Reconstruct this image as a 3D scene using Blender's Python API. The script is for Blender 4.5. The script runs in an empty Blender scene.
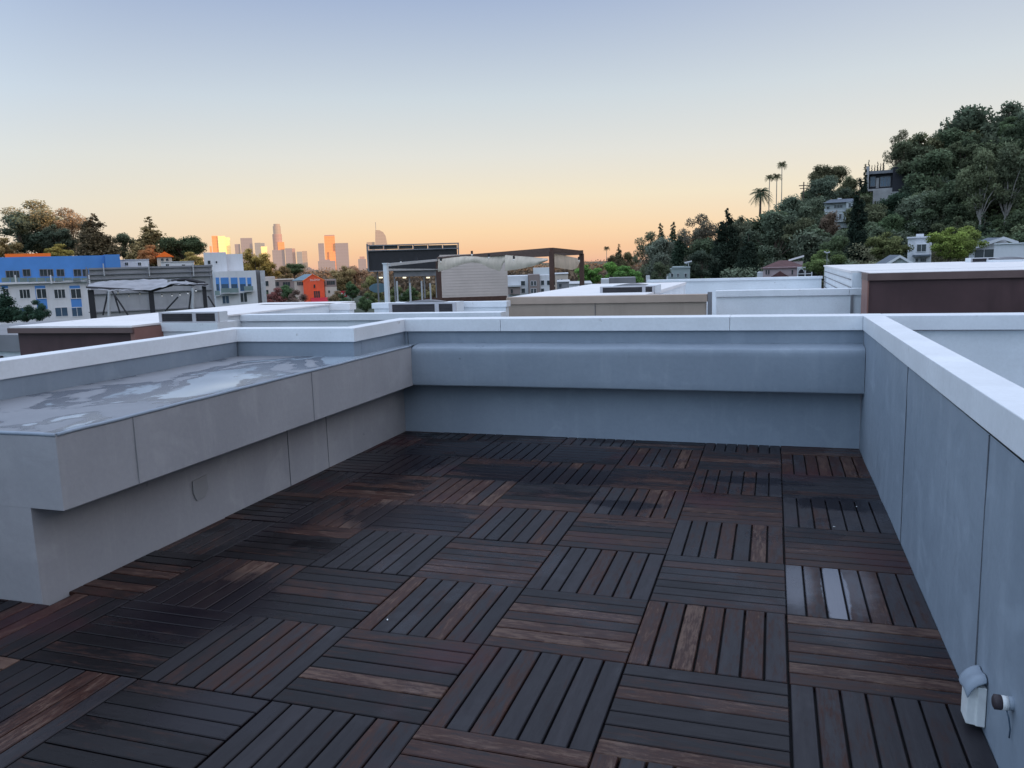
import bpy, math, random
import numpy as np
from mathutils import Vector, Matrix, noise
random.seed(7)
R = math.radians
scene = bpy.context.scene
col = scene.collection

# ------------------------------------------------------------------ camera
F, PITCH, ROLL, YAW, H = 798.4, 0.150317, -0.030413, -0.317992, 1.579
def cam_axes():
    cy, sy, cp, sp = math.cos(YAW), math.sin(YAW), math.cos(PITCH), math.sin(PITCH)
    d = Vector((sy*cp, cy*cp, -sp)); r = Vector((cy, -sy, 0)); u = r.cross(d)
    cr, sr = math.cos(ROLL), math.sin(ROLL)
    return cr*r + sr*u, -sr*r + cr*u, d
CR, CU, CD = cam_axes()
cam_d = bpy.data.cameras.new('camera'); cam = bpy.data.objects.new('camera', cam_d); col.objects.link(cam)
cam_d.sensor_width = 36; cam_d.lens = F/1024*36; cam_d.clip_end = 20000; cam_d.clip_start = 0.05
m = Matrix.Identity(4)
for i in range(3): m[i][0], m[i][1], m[i][2] = CR[i], CU[i], -CD[i]
m[2][3] = H
cam.matrix_world = m
scene.camera = cam
scene.view_settings.view_transform = 'Standard'; scene.view_settings.look = 'None'; scene.view_settings.exposure = 0
RH = Vector((math.cos(YAW), -math.sin(YAW), 0)); FH = Vector((math.sin(YAW), math.cos(YAW), 0))
def ray(px, py): return CD + CR*((px-512)/F) + CU*((384-py)/F)
def at(px, py, D):                 # survey: a sighted direction to the point at depth D
    v = ray(px, py); return Vector((0, 0, H)) + v*(D/v.dot(FH))
def onz(px, py, z):
    v = ray(px, py); return Vector((0, 0, H)) + v*((z-H)/v.z)
def ony(px, py, y):
    v = ray(px, py); return Vector((0, 0, H)) + v*(y/v.y)
def lin(c): 
    return tuple((x/255/12.92 if x/255 < .04045 else ((x/255+.055)/1.055)**2.4) for x in c)

# ------------------------------------------------------------------ node helpers
class N:
    def __init__(s, tree): s.t = tree
    def n(s, typ, **kw):
        x = s.t.nodes.new(typ)
        for k, v in kw.items():
            if k.startswith('i_'):
                key = k[2:]; key = int(key) if key.isdigit() else key.replace('_', ' ')
                if hasattr(v, 'is_linked') or hasattr(v, 'links'): s.t.links.new(v, x.inputs[key])
                else: x.inputs[key].default_value = v
            else: setattr(x, k, v)
        return x
    def link(s, a, b): s.t.links.new(a, b)
    def math(s, op, a, b=0.0, c=None, clamp=False):
        x = s.t.nodes.new('ShaderNodeMath'); x.operation = op; x.use_clamp = clamp
        for i, v in enumerate((a, b, c)):
            if v is None: continue
            if hasattr(v, 'links'): s.t.links.new(v, x.inputs[i])
            else: x.inputs[i].default_value = v
        return x.outputs[0]
    def mix(s, f, a, b, blend='MIX'):
        x = s.t.nodes.new('ShaderNodeMix'); x.data_type = 'RGBA'; x.blend_type = blend
        for k, v in ((0, f), (6, a), (7, b)):
            if hasattr(v, 'links'): s.t.links.new(v, x.inputs[k])
            else: x.inputs[k].default_value = v if k == 0 else (*v[:3], 1)
        return x.outputs[2]
    def noise(s, vec=None, scale=1., detail=4., rough=.55, dist=0.):
        x = s.t.nodes.new('ShaderNodeTexNoise'); x.inputs['Scale'].default_value = scale
        x.inputs['Detail'].default_value = detail; x.inputs['Roughness'].default_value = rough; x.inputs['Distortion'].default_value = dist
        if vec is not None: s.t.links.new(vec, x.inputs['Vector'])
        return x.outputs['Fac']
    def ramp(s, fac, stops, interp='LINEAR'):
        x = s.t.nodes.new('ShaderNodeValToRGB'); cr = x.color_ramp; cr.interpolation = interp
        while len(cr.elements) < len(stops): cr.elements.new(0.5)
        for e, (p, c) in zip(cr.elements, stops):
            e.position = p; e.color = (*c, 1) if hasattr(c, '__len__') else (c, c, c, 1)
        s.t.links.new(fac, x.inputs[0]); return x.outputs[0]
    def smooth(s, v, lo, hi):
        x = s.t.nodes.new('ShaderNodeMapRange'); x.interpolation_type = 'SMOOTHSTEP'
        s.t.links.new(v, x.inputs[0]); x.inputs[1].default_value = lo; x.inputs[2].default_value = hi
        return x.outputs[0]
    def scale(s, vec, sc):
        x = s.t.nodes.new('ShaderNodeVectorMath'); x.operation = 'MULTIPLY'; s.t.links.new(vec, x.inputs[0]); x.inputs[1].default_value = sc
        return x.outputs[0]
def newmat(name):
    mt = bpy.data.materials.new(name); mt.use_nodes = True
    b = mt.node_tree.nodes['Principled BSDF']; return mt, N(mt.node_tree), b
def setb(n, b, **kw):
    for k, v in kw.items():
        key = k.replace('_', ' ')
        if hasattr(v, 'links'): n.link(v, b.inputs[key])
        else: b.inputs[key].default_value = (*v, 1) if hasattr(v, '__len__') and len(v) == 3 else v
def simple(name, c, rough=.7, var=.12, scale=3., spec=.3, metal=0., bump=0., stain=0.):
    mt, n, b = newmat(name)
    pos = n.n('ShaderNodeNewGeometry').outputs['Position']
    f = n.noise(pos, scale, 5, .6)
    k = n.ramp(f, [(.3, 1-var), (.7, 1+var)])
    c2 = n.mix(1., c, k, 'MULTIPLY')
    if stain:
        sv = n.scale(pos, (1.6, 1.6, .25)); s2 = n.noise(sv, 2.2, 6, .65)
        c2 = n.mix(n.math('MULTIPLY', n.smooth(s2, .48, .72), stain), c2, tuple(x*.45 for x in c))
    setb(n, b, Base_Color=c2, Roughness=rough, Metallic=metal)
    b.inputs['Specular IOR Level'].default_value = spec
    if bump:
        bp = n.n('ShaderNodeBump', i_Strength=bump, i_Distance=.02); n.link(f, bp.inputs['Height']); n.link(bp.outputs[0], b.inputs['Normal'])
    return mt

# ------------------------------------------------------------------ mesh helpers
class MB:
    def __init__(s): s.v = []; s.f = []; s.m = []
    def quad(s, pts, mi=0):
        k = len(s.v); s.v += [tuple(p) for p in pts]; s.f.append(tuple(range(k, k+len(pts)))); s.m.append(mi); return s
    def box(s, x0, x1, y0, y1, z0, z1, mi=0):
        k = len(s.v)
        s.v += [(x0,y0,z0),(x1,y0,z0),(x1,y1,z0),(x0,y1,z0),(x0,y0,z1),(x1,y0,z1),(x1,y1,z1),(x0,y1,z1)]
        for f in ((0,3,2,1),(4,5,6,7),(0,1,5,4),(1,2,6,5),(2,3,7,6),(3,0,4,7)): s.f.append(tuple(k+i for i in f)); s.m.append(mi)
        return s
    def prism(s, pts, axis, a, b, mi=0):     # closed outline pts (2D) extruded along axis from a to b
        def P(p, t): return {'x': (t, p[0], p[1]), 'y': (p[0], t, p[1]), 'z': (p[0], p[1], t)}[axis]
        k = len(s.v); n = len(pts)
        s.v += [P(p, a) for p in pts] + [P(p, b) for p in pts]
        s.f.append(tuple(k+i for i in range(n))); s.f.append(tuple(k+n+i for i in reversed(range(n)))); s.m += [mi, mi]
        for i in range(n): j = (i+1) % n; s.f.append((k+i, k+n+i, k+n+j, k+j)); s.m.append(mi)
        return s
    def tube(s, path, rad, seg=6, mi=0, cap=True):
        path = [Vector(p) for p in path]
        if not hasattr(rad, '__len__'): rad = [rad]*len(path)
        k = len(s.v); n = len(path)
        for i, p in enumerate(path):
            t = (path[min(i+1, n-1)] - path[max(i-1, 0)]).normalized()
            a = Vector((0, 0, 1)) if abs(t.z) < .9 else Vector((1, 0, 0))
            u = t.cross(a).normalized(); w = t.cross(u)
            for j in range(seg):
                an = 2*math.pi*j/seg; s.v.append(tuple(p + (u*math.cos(an)+w*math.sin(an))*rad[i]))
        for i in range(n-1):
            for j in range(seg):
                j2 = (j+1) % seg; s.f.append((k+i*seg+j, k+i*seg+j2, k+(i+1)*seg+j2, k+(i+1)*seg+j)); s.m.append(mi)
        if cap:
            s.f.append(tuple(k+j for j in reversed(range(seg)))); s.f.append(tuple(k+(n-1)*seg+j for j in range(seg))); s.m += [mi, mi]
        return s
    def mesh(s, name, mats):
        me = bpy.data.meshes.new(name); me.from_pydata(s.v, [], s.f)
        for mt in (mats if isinstance(mats, (list, tuple)) else [mats]): me.materials.append(mt)
        me.polygons.foreach_set('material_index', s.m); me.update()
        import bmesh as _b
        bm = _b.new(); bm.from_mesh(me); _b.ops.recalc_face_normals(bm, faces=bm.faces[:]); bm.to_mesh(me); bm.free()
        return me
    def build(s, name, mats, parent=None, loc=None, bevel=0):
        me = s.mesh(name, mats); o = bpy.data.objects.new(name, me); col.objects.link(o)
        if parent: o.parent = parent
        if loc is not None: o.location = loc
        if bevel:
            b = o.modifiers.new('bevel', 'BEVEL'); b.width = bevel; b.segments = 2; b.limit_method = 'ANGLE'
        return o
def tag(o, label=None, cat=None, group=None, kind=None):
    if label: o['label'] = label
    if cat: o['category'] = cat
    if group: o['group'] = group
    if kind: o['kind'] = kind
    return o
def empty(name, loc, label, cat, rz=0., group=None):
    o = bpy.data.objects.new(name, None); col.objects.link(o); o.empty_display_size = .3
    o.location = loc; o.rotation_euler = (0, 0, rz); return tag(o, label, cat, group)
def smooth(o):
    for p in o.data.polygons: p.use_smooth = True
    return o

# ------------------------------------------------------------------ materials
def stucco(name, c, c_hi, c_lo, seed=0.):
    """painted waterproofing coat: mottled, streaked, slightly lumpy"""
    mt, n, b = newmat(name)
    tc = n.n('ShaderNodeTexCoord').outputs['Object']
    v = n.n('ShaderNodeVectorMath', operation='ADD'); n.link(tc, v.inputs[0]); v.inputs[1].default_value = (seed, seed*2, 0); v = v.outputs[0]
    big = n.noise(v, 1.1, 5, .6, .6); streak = n.noise(n.scale(v, (5, 5, .7)), 1.5, 6, .65, .3)
    fine = n.noise(v, 34., 6, .65); mid = n.noise(v, 6., 6, .6, .8)
    c1 = n.mix(n.smooth(big, .3, .7), c_lo, c)
    c1 = n.mix(n.math('MULTIPLY', n.smooth(streak, .50, .72), .55), c1, c_hi)
    c1 = n.mix(n.math('MULTIPLY', n.smooth(n.noise(v, 2.3, 4, .5, 1.5), .55, .72), .35), c1, tuple(x*1.12 for x in c_hi))
    c1 = n.mix(n.math('MULTIPLY', n.smooth(mid, .6, .8), .2), c1, tuple(x*.62 for x in c_lo))
    c1 = n.mix(1., c1, n.ramp(fine, [(.25, .955), (.75, 1.045)]), 'MULTIPLY')
    spots = n.noise(v, 9., 2, .4)
    c1 = n.mix(n.math('MULTIPLY', n.smooth(spots, .76, .8), .5), c1, tuple(x*.35 for x in c_lo))
    setb(n, b, Base_Color=c1, Roughness=n.ramp(mid, [(.3, .42), (.7, .68)]))
    b.inputs['Specular IOR Level'].default_value = .35
    hsum = n.math('ADD', n.math('MULTIPLY', mid, 1.), n.math('MULTIPLY', fine, .16))
    hsum = n.math('ADD', hsum, n.math('MULTIPLY', big, 2.))
    bp = n.n('ShaderNodeBump', i_Strength=.22, i_Distance=.012); n.link(hsum, bp.inputs['Height']); n.link(bp.outputs[0], b.inputs['Normal'])
    return mt
M = {}
M['gray'] = stucco('gray_coating', (.245, .292, .35), (.30, .352, .415), (.215, .26, .315))
M['gray_lilac'] = stucco('gray_coating_ledge', (.325, .328, .35), (.365, .365, .382), (.29, .293, .315), 5.)
M['gray_back'] = stucco('gray_coating_back', (.225, .27, .325), (.25, .295, .35), (.20, .243, .298), 9.)
M['gray_low'] = stucco('gray_coating_low', (.26, .31, .375), (.29, .34, .405), (.23, .277, .34), 3.)  # lighter copy of the coat, offsetting shade under the overhang
M['seam'] = simple('dark_seam', (.12, .13, .15), .8); M['seam_faint'] = simple('faint_seam', (.25, .255, .27), .8)  # dark joint lines drawn as thin strips
def capmat(name, c):
    mt, n, b = newmat(name)
    tc = n.n('ShaderNodeTexCoord').outputs['Object']
    a = n.noise(tc, 2.2, 5, .6, .4); d = n.noise(tc, 40., 4, .6); e = n.noise(tc, 11., 3, .5)
    c1 = n.mix(n.smooth(a, .3, .75), tuple(x*.88 for x in c), c)
    c1 = n.mix(n.math('MULTIPLY', n.smooth(e, .7, .78), .45), c1, (.25, .22, .2))
    c1 = n.mix(1., c1, n.ramp(d, [(.2, .94), (.8, 1.05)]), 'MULTIPLY')
    setb(n, b, Base_Color=c1, Roughness=.5)
    b.inputs['Specular IOR Level'].default_value = .35
    bp = n.n('ShaderNodeBump', i_Strength=.15, i_Distance=.01); n.link(a, bp.inputs['Height']); n.link(bp.outputs[0], b.inputs['Normal'])
    return mt
M['cap'] = capmat('white_metal_coping', (.74, .77, .81))
M['roofwhite'] = capmat('white_roof_membrane', (.80, .78, .78))
M['wallwhite'] = capmat('pale_wall_coating', (.72, .76, .80))
M['brown'] = simple('brown_panel', (.072, .040, .042), .6, .2, 2., stain=.4)
M['browncap'] = simple('brown_flashing', (.13, .085, .08), .5, .15, 3.)
M['brownside'] = simple('reddish_brown_flashing', (.24, .12, .10), .5, .15, 3.)
M['tan'] = simple('tan_panel', (.36, .29, .235), .6, .08, 2., stain=.25)
M['tancap'] = simple('tan_flashing', (.40, .31, .25), .5, .1, 2.)
M['dark'] = simple('dark_metal', (.03, .03, .035), .5)
M['darkbrown'] = simple('dark_timber', (.085, .045, .035), .6, .2, 6.)
M['midgray'] = simple('grey_metal', (.2, .2, .215), .6, .15, 1.5)
M['lightgray'] = simple('light_grey_metal', (.45, .46, .48), .5)
M['canvas'] = simple('beige_canvas', (.62, .52, .42), .9, .15, 1.5)
M['siding'] = simple('beige_siding', (.58, .50, .46), .7, .08, 1.)
M['blue'] = simple('blue_render', (.08, .24, .58), .7, .08, .5)
M['orange'] = simple('sunlit_orange_render', (.95, .17, .02), .7, .08, .5)  # warm low sunlight put into the base colour
M['redorange'] = simple('sunlit_red_orange_render', (.85, .12, .05), .7, .1, .5)  # orange paint made stronger to carry the low sun
M['white'] = simple('white_render', (.62, .63, .66), .8, .06, .4, stain=.15)
M['cream'] = simple('cream_render', (.55, .48, .42), .8, .08, .3)
M['taupe'] = simple('taupe_render', (.27, .22, .21), .8, .08, .3)
M['pink'] = simple('pinkish_render', (.42, .34, .35), .8, .08, .3)
M['greenhouse'] = simple('sage_render', (.28, .33, .33), .8, .08, .3)
M['greyhouse'] = simple('grey_blue_render', (.50, .53, .54), .8, .08, .3)
M['blackhouse'] = simple('charcoal_cladding', (.025, .025, .032), .6, .2, .6)
M['stone'] = simple('pale_stone', (.36, .35, .35), .9, .2, .8)
M['redroof'] = simple('brown_shingles', (.10, .05, .05), .9, .25, 2.)
M['greyroof'] = simple('grey_shingles', (.11, .13, .16), .9, .2, 2.)
M['blueroof'] = simple('slate_blue_metal', (.12, .2, .25), .6, .1, 1.)
def glass(name, c, rough=.12):
    mt, n, b = newmat(name)
    tc = n.n('ShaderNodeNewGeometry').outputs['Position']
    k = n.noise(tc, .8, 3, .5)
    setb(n, b, Base_Color=n.mix(k, tuple(x*.5 for x in c), tuple(x*1.6 for x in c)), Roughness=rough); b.inputs['Specular IOR Level'].default_value = .6
    return mt
M['glass'] = glass('window_glass', (.035, .045, .05))
M['glassblue'] = glass('blue_window_glass', (.05, .09, .14))
M['balc'] = glass('balcony_glass', (.16, .22, .22), .3)
M['vent'] = simple('pale_vent_frame', (.42, .41, .43), .6)
M['louvre'] = simple('louvre_dark', (.06, .055, .06), .7, .2, 8.)
M['bark'] = simple('bark', (.10, .075, .06), .9, .3, 3.)
M['palebark'] = simple('pale_bark', (.26, .24, .22), .9, .3, 3.)
M['plaster'] = simple('white_plastic', (.66, .68, .68), .5, .1, 20.)
M['rust'] = simple('dark_rusty_cap', (.045, .035, .04), .6, .3, 60.)
def emit(name, c, s):
    mt, n, b = newmat(name); setb(n, b, Base_Color=(.8, .8, .8), Emission_Color=c, Emission_Strength=s); return mt
M['lamp'] = emit('lit_lamp', (1, .85, .5), 1.6)
M['bulb'] = emit('festoon_bulb', (1, .9, .75), .1)

# ledge top: coated grey with standing water, its pale sky reflection painted into the colour
mt, n, b = newmat('wet_ledge_top')
tc = n.n('ShaderNodeTexCoord').outputs['Object']
v = n.scale(tc, (.9, .62, 1.)); f = n.noise(v, 1.55, 5, .5, .6); f2 = n.noise(v, 5.5, 4, .55, .5)
ff = n.math('ADD', f, n.math('MULTIPLY', n.math('SUBTRACT', f2, .5), .16))
wet = n.smooth(ff, .47, .495); film_sheen = n.smooth(ff, .535, .56)
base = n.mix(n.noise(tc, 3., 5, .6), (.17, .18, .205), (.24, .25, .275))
base = n.mix(wet, base, (.115, .125, .15)); base = n.mix(film_sheen, base, (.36, .42, .48))
setb(n, b, Base_Color=base, Roughness=n.math('SUBTRACT', n.math('SUBTRACT', .62, n.math('MULTIPLY', wet, .38)), n.math('MULTIPLY', film_sheen, .1)))
b.inputs['Specular IOR Level'].default_value = .5
bp = n.n('ShaderNodeBump', i_Strength=.3, i_Distance=.01); n.link(n.math('MULTIPLY', n.noise(tc, 14., 5, .6), n.math('SUBTRACT', 1., wet)), bp.inputs['Height']); n.link(bp.outputs[0], b.inputs['Normal'])
M['wetledge'] = mt

# deck hardwood
mt, n, b = newmat('weathered_hardwood')
at_ = n.n('ShaderNodeAttribute', attribute_name='tint'); sep = n.n('ShaderNodeSeparateColor'); n.link(at_.outputs['Color'], sep.inputs[0])
uv = n.n('ShaderNodeUVMap', uv_map='UVMap').outputs[0]
pos = n.n('ShaderNodeNewGeometry').outputs['Position']; sp = n.n('ShaderNodeSeparateXYZ'); n.link(pos, sp.inputs[0])
grain = n.noise(n.scale(uv, (5., 95., 1.)), 1., 6, .62, .6)
grainb = n.noise(n.scale(uv, (2.2, 22., 1.)), 1., 5, .6, 1.2)
blot = n.noise(n.scale(uv, (6., 30., 1.)), 1., 8, .78, .25)
patch = n.noise(pos, .75, 4, .55, .5)
lum = n.smooth(n.math('ADD', sep.outputs[2], n.math('MULTIPLY', sp.outputs[0], .22)), -.5, 1.1)
dark = n.mix(grainb, n.mix(lum, (.0014, .0010, .0016), (.017, .0155, .019)), n.mix(lum, (.006, .0042, .0055), (.043, .040, .046)))
brown = n.mix(grain, (.009, .0032, .003), (.066, .028, .020))
pale = n.mix(grain, (.040, .023, .017), (.18, .115, .086))
mixf = n.math('ADD', n.math('MULTIPLY', sep.outputs[0], 1.15), n.math('MULTIPLY', n.math('SUBTRACT', blot, .5), 2.6))
mixf = n.math('ADD', mixf, n.math('MULTIPLY', n.math('SUBTRACT', patch, .5), .9))
c = n.mix(n.smooth(mixf, .32, .85), dark, brown)
fl = n.noise(n.scale(uv, (16., 120., 1.)), 1., 6, .75, .2)
c = n.mix(n.math('MULTIPLY', n.smooth(n.math('ADD', mixf, n.math('MULTIPLY', n.math('SUBTRACT', fl, .5), 1.6)), .86, 1.3), .8), c, pale)
red = n.noise(pos, 1.3, 3, .5)
c = n.mix(n.math('MULTIPLY', n.smooth(red, .56, .7), .5), c, (.04, .010, .014))
def spot(cx, cy, rx, ry, amp=.5, lo=1., hi=.55, ns=6.):
    dx = n.math('MULTIPLY', n.math('SUBTRACT', sp.outputs[0], cx), 1/rx); dy = n.math('MULTIPLY', n.math('SUBTRACT', sp.outputs[1], cy), 1/ry)
    d = n.math('SQRT', n.math('ADD', n.math('MULTIPLY', dx, dx), n.math('MULTIPLY', dy, dy)))
    d = n.math('ADD', d, n.math('MULTIPLY', n.math('SUBTRACT', n.noise(pos, ns, 4, .6, .4), .5), amp*2))
    return n.smooth(d, lo, hi)
wetd = None
for a in ((-2.95, 5.75, .55, .8), (-2.2, 4.45, .55, .35), (-1.6, 5.6, .9, .35), (-.1, 5.75, .5, .12), (-2.6, 3.0, .5, .5), (.45, 5.3, .4, .2), (-3.0, 4.2, .3, .5), (-2.0, 6.3, 1.2, .4), (-.9, 5.0, .35, .12), (-2.9, 1.9, .35, .3), (-1.9, 2.2, .3, .2)):
    s_ = spot(*a); wetd = s_ if wetd is None else n.math('MAXIMUM', wetd, s_)
c = n.mix(n.math('MULTIPLY', wetd, .9), c, (.008, .006, .009))
film_sheen = n.math('MAXIMUM', spot(.305, 3.87, .062, .42, .32, 1.05, .85, 13.), n.math('MULTIPLY', spot(.128, 3.93, .09, .36, .3, 1.3, .3, 9.), .55))
film_sheen = n.math('MAXIMUM', film_sheen, n.math('MULTIPLY', spot(.40, 3.95, .10, .36, .5, 1.3, .2, 15.), .36))
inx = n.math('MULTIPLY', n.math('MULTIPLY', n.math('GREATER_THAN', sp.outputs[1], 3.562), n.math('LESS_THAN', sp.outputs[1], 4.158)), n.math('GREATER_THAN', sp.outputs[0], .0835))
film_sheen = n.math('MULTIPLY', film_sheen, inx)
c = n.mix(film_sheen, c, (.135, .14, .165))  # wet slats: bright sky reflection painted as a paler wood colour
setb(n, b, Base_Color=c)
rr = n.math('ADD', n.math('MULTIPLY', blot, .5), .12); rr = n.math('ADD', rr, n.math('MULTIPLY', sep.outputs[2], .12))
rr = n.math('MULTIPLY', rr, n.math('SUBTRACT', 1., n.math('MULTIPLY', film_sheen, .75))); rr = n.math('MULTIPLY', rr, n.math('SUBTRACT', 1., n.math('MULTIPLY', n.math('MAXIMUM', wetd, n.smooth(n.noise(pos, 1.7, 4, .6), .5, .62)), .5))); n.link(rr, b.inputs['Roughness'])
n.link(n.math('ADD', n.math('MULTIPLY', film_sheen, .5), .17), b.inputs['Specular IOR Level'])
h_ = n.math('ADD', n.math('MULTIPLY', grain, .6), n.math('MULTIPLY', blot, .6))
bp = n.n('ShaderNodeBump', i_Strength=.45, i_Distance=.002); n.link(h_, bp.inputs['Height']); n.link(bp.outputs[0], b.inputs['Normal'])
M['wood'] = mt

# foliage: tint from the object's own colour, light and dark clumps plus baked top light from the mesh
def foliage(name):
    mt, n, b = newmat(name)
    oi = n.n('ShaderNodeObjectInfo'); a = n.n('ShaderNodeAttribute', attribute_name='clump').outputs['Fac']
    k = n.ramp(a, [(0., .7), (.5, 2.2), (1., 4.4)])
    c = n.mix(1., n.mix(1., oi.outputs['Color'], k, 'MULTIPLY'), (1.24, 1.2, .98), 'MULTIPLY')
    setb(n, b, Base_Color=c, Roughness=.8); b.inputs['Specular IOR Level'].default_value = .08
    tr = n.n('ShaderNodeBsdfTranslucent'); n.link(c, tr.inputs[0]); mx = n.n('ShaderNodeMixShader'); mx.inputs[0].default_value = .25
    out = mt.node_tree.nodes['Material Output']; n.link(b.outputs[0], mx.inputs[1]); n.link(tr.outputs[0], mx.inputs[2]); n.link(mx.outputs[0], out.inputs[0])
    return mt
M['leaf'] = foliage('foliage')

# ------------------------------------------------------------------ own terrace
XR, YB, XL, YE, XO = .688, 6.897, -3.37, 2.796, -3.163
ZC, ZT = .972, 1.085
T, XA, Y0 = .61, .0814, 3.554
# deck
V = []; Fc = []; tint = []; uvs = []
def slat(x0, x1, y0, y1, z, along_x, r, g, bl):
    ch = .003; zb = z-.02
    k = len(V)
    V.extend([(x0,y0,zb),(x1,y0,zb),(x1,y1,zb),(x0,y1,zb),(x0,y0,z-ch),(x1,y0,z-ch),(x1,y1,z-ch),(x0,y1,z-ch),
              (x0+ch,y0+ch,z),(x1-ch,y0+ch,z),(x1-ch,y1-ch,z),(x0+ch,y1-ch,z)])
    for f in ((8,9,10,11),(4,5,9,8),(5,6,10,9),(6,7,11,10),(7,4,8,11),(0,1,5,4),(1,2,6,5),(2,3,7,6),(3,0,4,7)):
        Fc.append(tuple(k+i for i in f))
        for i in f:
            p = V[k+i]; u, w = (p[0], p[1]) if along_x else (p[1], p[0])
            uvs.append((u+g*37., w+g*11.)); tint.append((r, g, bl, 1))
rd = random.Random(11)
SW = T/7
def tile(i, j):
    x0, y0 = XA+i*T+rd.uniform(-.002, .002), Y0+j*T+rd.uniform(-.003, .003)
    vert = (i+j) % 2 == 0
    zt = rd.uniform(-.002, .002); tb = rd.choice((-.22, -.12, -.02, .10, .22)) + (-.05 if vert and i > -4 else .06)
    for s in range(7):
        gap = .0085 if vert else .0062
        a, bb = s*SW+gap/2, (s+1)*SW-gap/2
        r = max(0, min(1, tb + rd.betavariate(1.3, 2.0)*.95)); g = rd.random(); bl = (.50+.5*rd.random()) if vert else .45*rd.random()  # lengthwise slats toned paler than crosswise ones, standing in for grazing sheen
        if vert: X0, X1, Y0_, Y1 = x0+a, x0+bb, y0+.003, y0+T-.003
        else: X0, X1, Y0_, Y1 = x0+.003, x0+T-.003, y0+a, y0+bb
        X1 = min(X1, XR-.002); Y1 = min(Y1, YB-.003)
        if Y0_ > YE-.001 and X0 < XL: X0 = XL+.003
        if X1 <= XL+.003 and Y0_ > YE-.02: continue
        if Y1 > YE-.003 and X0 < XL+.002 and Y0_ < YE: Y1 = YE-.004
        if X1-X0 < .015 or Y1-Y0_ < .015: continue
        slat(X0, X1, Y0_, Y1, zt+rd.uniform(-.0008, .0008), not vert, r, g, bl)
for j in range(-10, 6):
    for i in range(-8, 1):
        if XA+i*T+T < -4.46: continue
        tile(i, j)
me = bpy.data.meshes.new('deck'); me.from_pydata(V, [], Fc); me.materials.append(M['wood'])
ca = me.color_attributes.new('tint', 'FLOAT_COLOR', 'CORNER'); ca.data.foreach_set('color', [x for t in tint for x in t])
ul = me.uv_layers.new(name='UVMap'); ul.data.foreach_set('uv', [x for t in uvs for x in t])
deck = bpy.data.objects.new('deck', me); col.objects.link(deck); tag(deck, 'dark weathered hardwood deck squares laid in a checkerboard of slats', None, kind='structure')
MB().box(-4.45, XR, -2.6, YB, -.2, -.024).build('roof_slab', simple('black_tile_base', (.008, .008, .01), .8)).__setitem__('kind', 'structure')

# lumpy grid faces so the coated walls are not perfectly flat
def lumpy_box(mb, x0, x1, y0, y1, z0, z1, step=.09, amp=.0035, mi=0, faces='xXyYZz', sd=0.):
    def grid(o, a, b_, nrm):
        la, lb = a.length, b_.length; na, nb = max(1, round(la/step)), max(1, round(lb/step)); k = len(mb.v)
        for i in range(na+1):
            for j in range(nb+1):
                p = o + a*(i/na) + b_*(j/nb); e = 1. if 0 < i < na and 0 < j < nb else 0.
                d = amp*e*(noise.noise(p*1.7+Vector((sd, 0, 0)))*1.3 + noise.noise(p*5+Vector((sd, 3, 0)))*.5)
                mb.v.append(tuple(p+nrm*d))
        for i in range(na):
            for j in range(nb):
                a0 = k+i*(nb+1)+j; mb.f.append((a0, a0+nb+1, a0+nb+2, a0+1)); mb.m.append(mi)
    X, Y, Z = Vector((x1-x0, 0, 0)), Vector((0, y1-y0, 0)), Vector((0, 0, z1-z0)); o = Vector((x0, y0, z0))
    if 'x' in faces: grid(o, Y, Z, Vector((-1, 0, 0)))
    if 'X' in faces: grid(o+X, Y, Z, Vector((1, 0, 0)))
    if 'y' in faces: grid(o, X, Z, Vector((0, -1, 0)))
    if 'Y' in faces: grid(o+Y, X, Z, Vector((0, 1, 0)))
    if 'z' in faces: grid(o, X, Y, Vector((0, 0, -1)))
    if 'Z' in faces: grid(o+Z, X, Y, Vector((0, 0, 1)))

# right parapet wall
t = empty('parapet_wall', (XR, 2, 0), 'grey coated parapet wall with white coping along the right side of the deck', 'wall')
lx = lambda x: x-XR
ly = lambda y: y-2
w = MB(); lumpy_box(w, 0, .13, ly(-2.6), ly(YB), -.2, ZC, faces='xXyz', sd=1.)
smooth(w.build('wall', M['gray'], t))
for y in (4.63, 2.93, 1.3):
    MB().box(-.0045, .003, ly(y)-.0022, ly(y)+.0022, 0, ZC).build('seam', M['seam'], t)
cp = MB()
for a, bb in ((-2.6, 1.6), (1.602, 4.02), (4.0225, YB+.2)): cp.box(-.009, .145, ly(a), ly(bb), ZC-.003, ZT)
cp.v = [(x, y, z+(YB-2-y)*.0034) for x, y, z in cp.v]
cp.build('coping', M['cap'], t, bevel=.004)

# back parapet wall
t = empty('parapet_wall', (-1.3, YB, 0), 'grey coated parapet wall with white coping across the far end of the deck', 'wall')
w = MB(); lumpy_box(w, XL+1.3, XR+1.3-.001, 0, .2, -.2, .495, faces='y', sd=2.); smooth(w.build('lower_wall', M['gray_low'], t)); w = MB(); lumpy_box(w, -3.163+1.3-.12, XR+1.3-.001, -.02, .2, .5, ZC, faces='yz', sd=3.)
smooth(w.build('wall', M['gray_back'], t))
bd = MB()                                              # padded ledge running along the wall
prof = [(0, .492), (-.214, .486), (-.222, .487), (-.2265, .491), (-.228, .50), (-.229, .55), (-.2285, .65), (-.2275, .77), (-.226, .80), (-.220, .826), (-.208, .838), (-.19, .842), (-.15, .85), (-.02, .862)]
nx = 90; xs = [XO+1.3 + (XR-XO-.003)*i/nx for i in range(nx+1)]; k = 0
for i, x in enumerate(xs):
    for (dy, z) in prof:
        q_ = Vector((x*1.4, dy, z*2)); e = .007*noise.noise(q_) + .003*noise.noise(q_*4)
        bd.v.append((x, min(dy+e, -.0) if dy > -.1 else dy+e, z + (.006*noise.noise(Vector((x*2, 5, 0))) if z > .8 else 0)))
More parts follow.
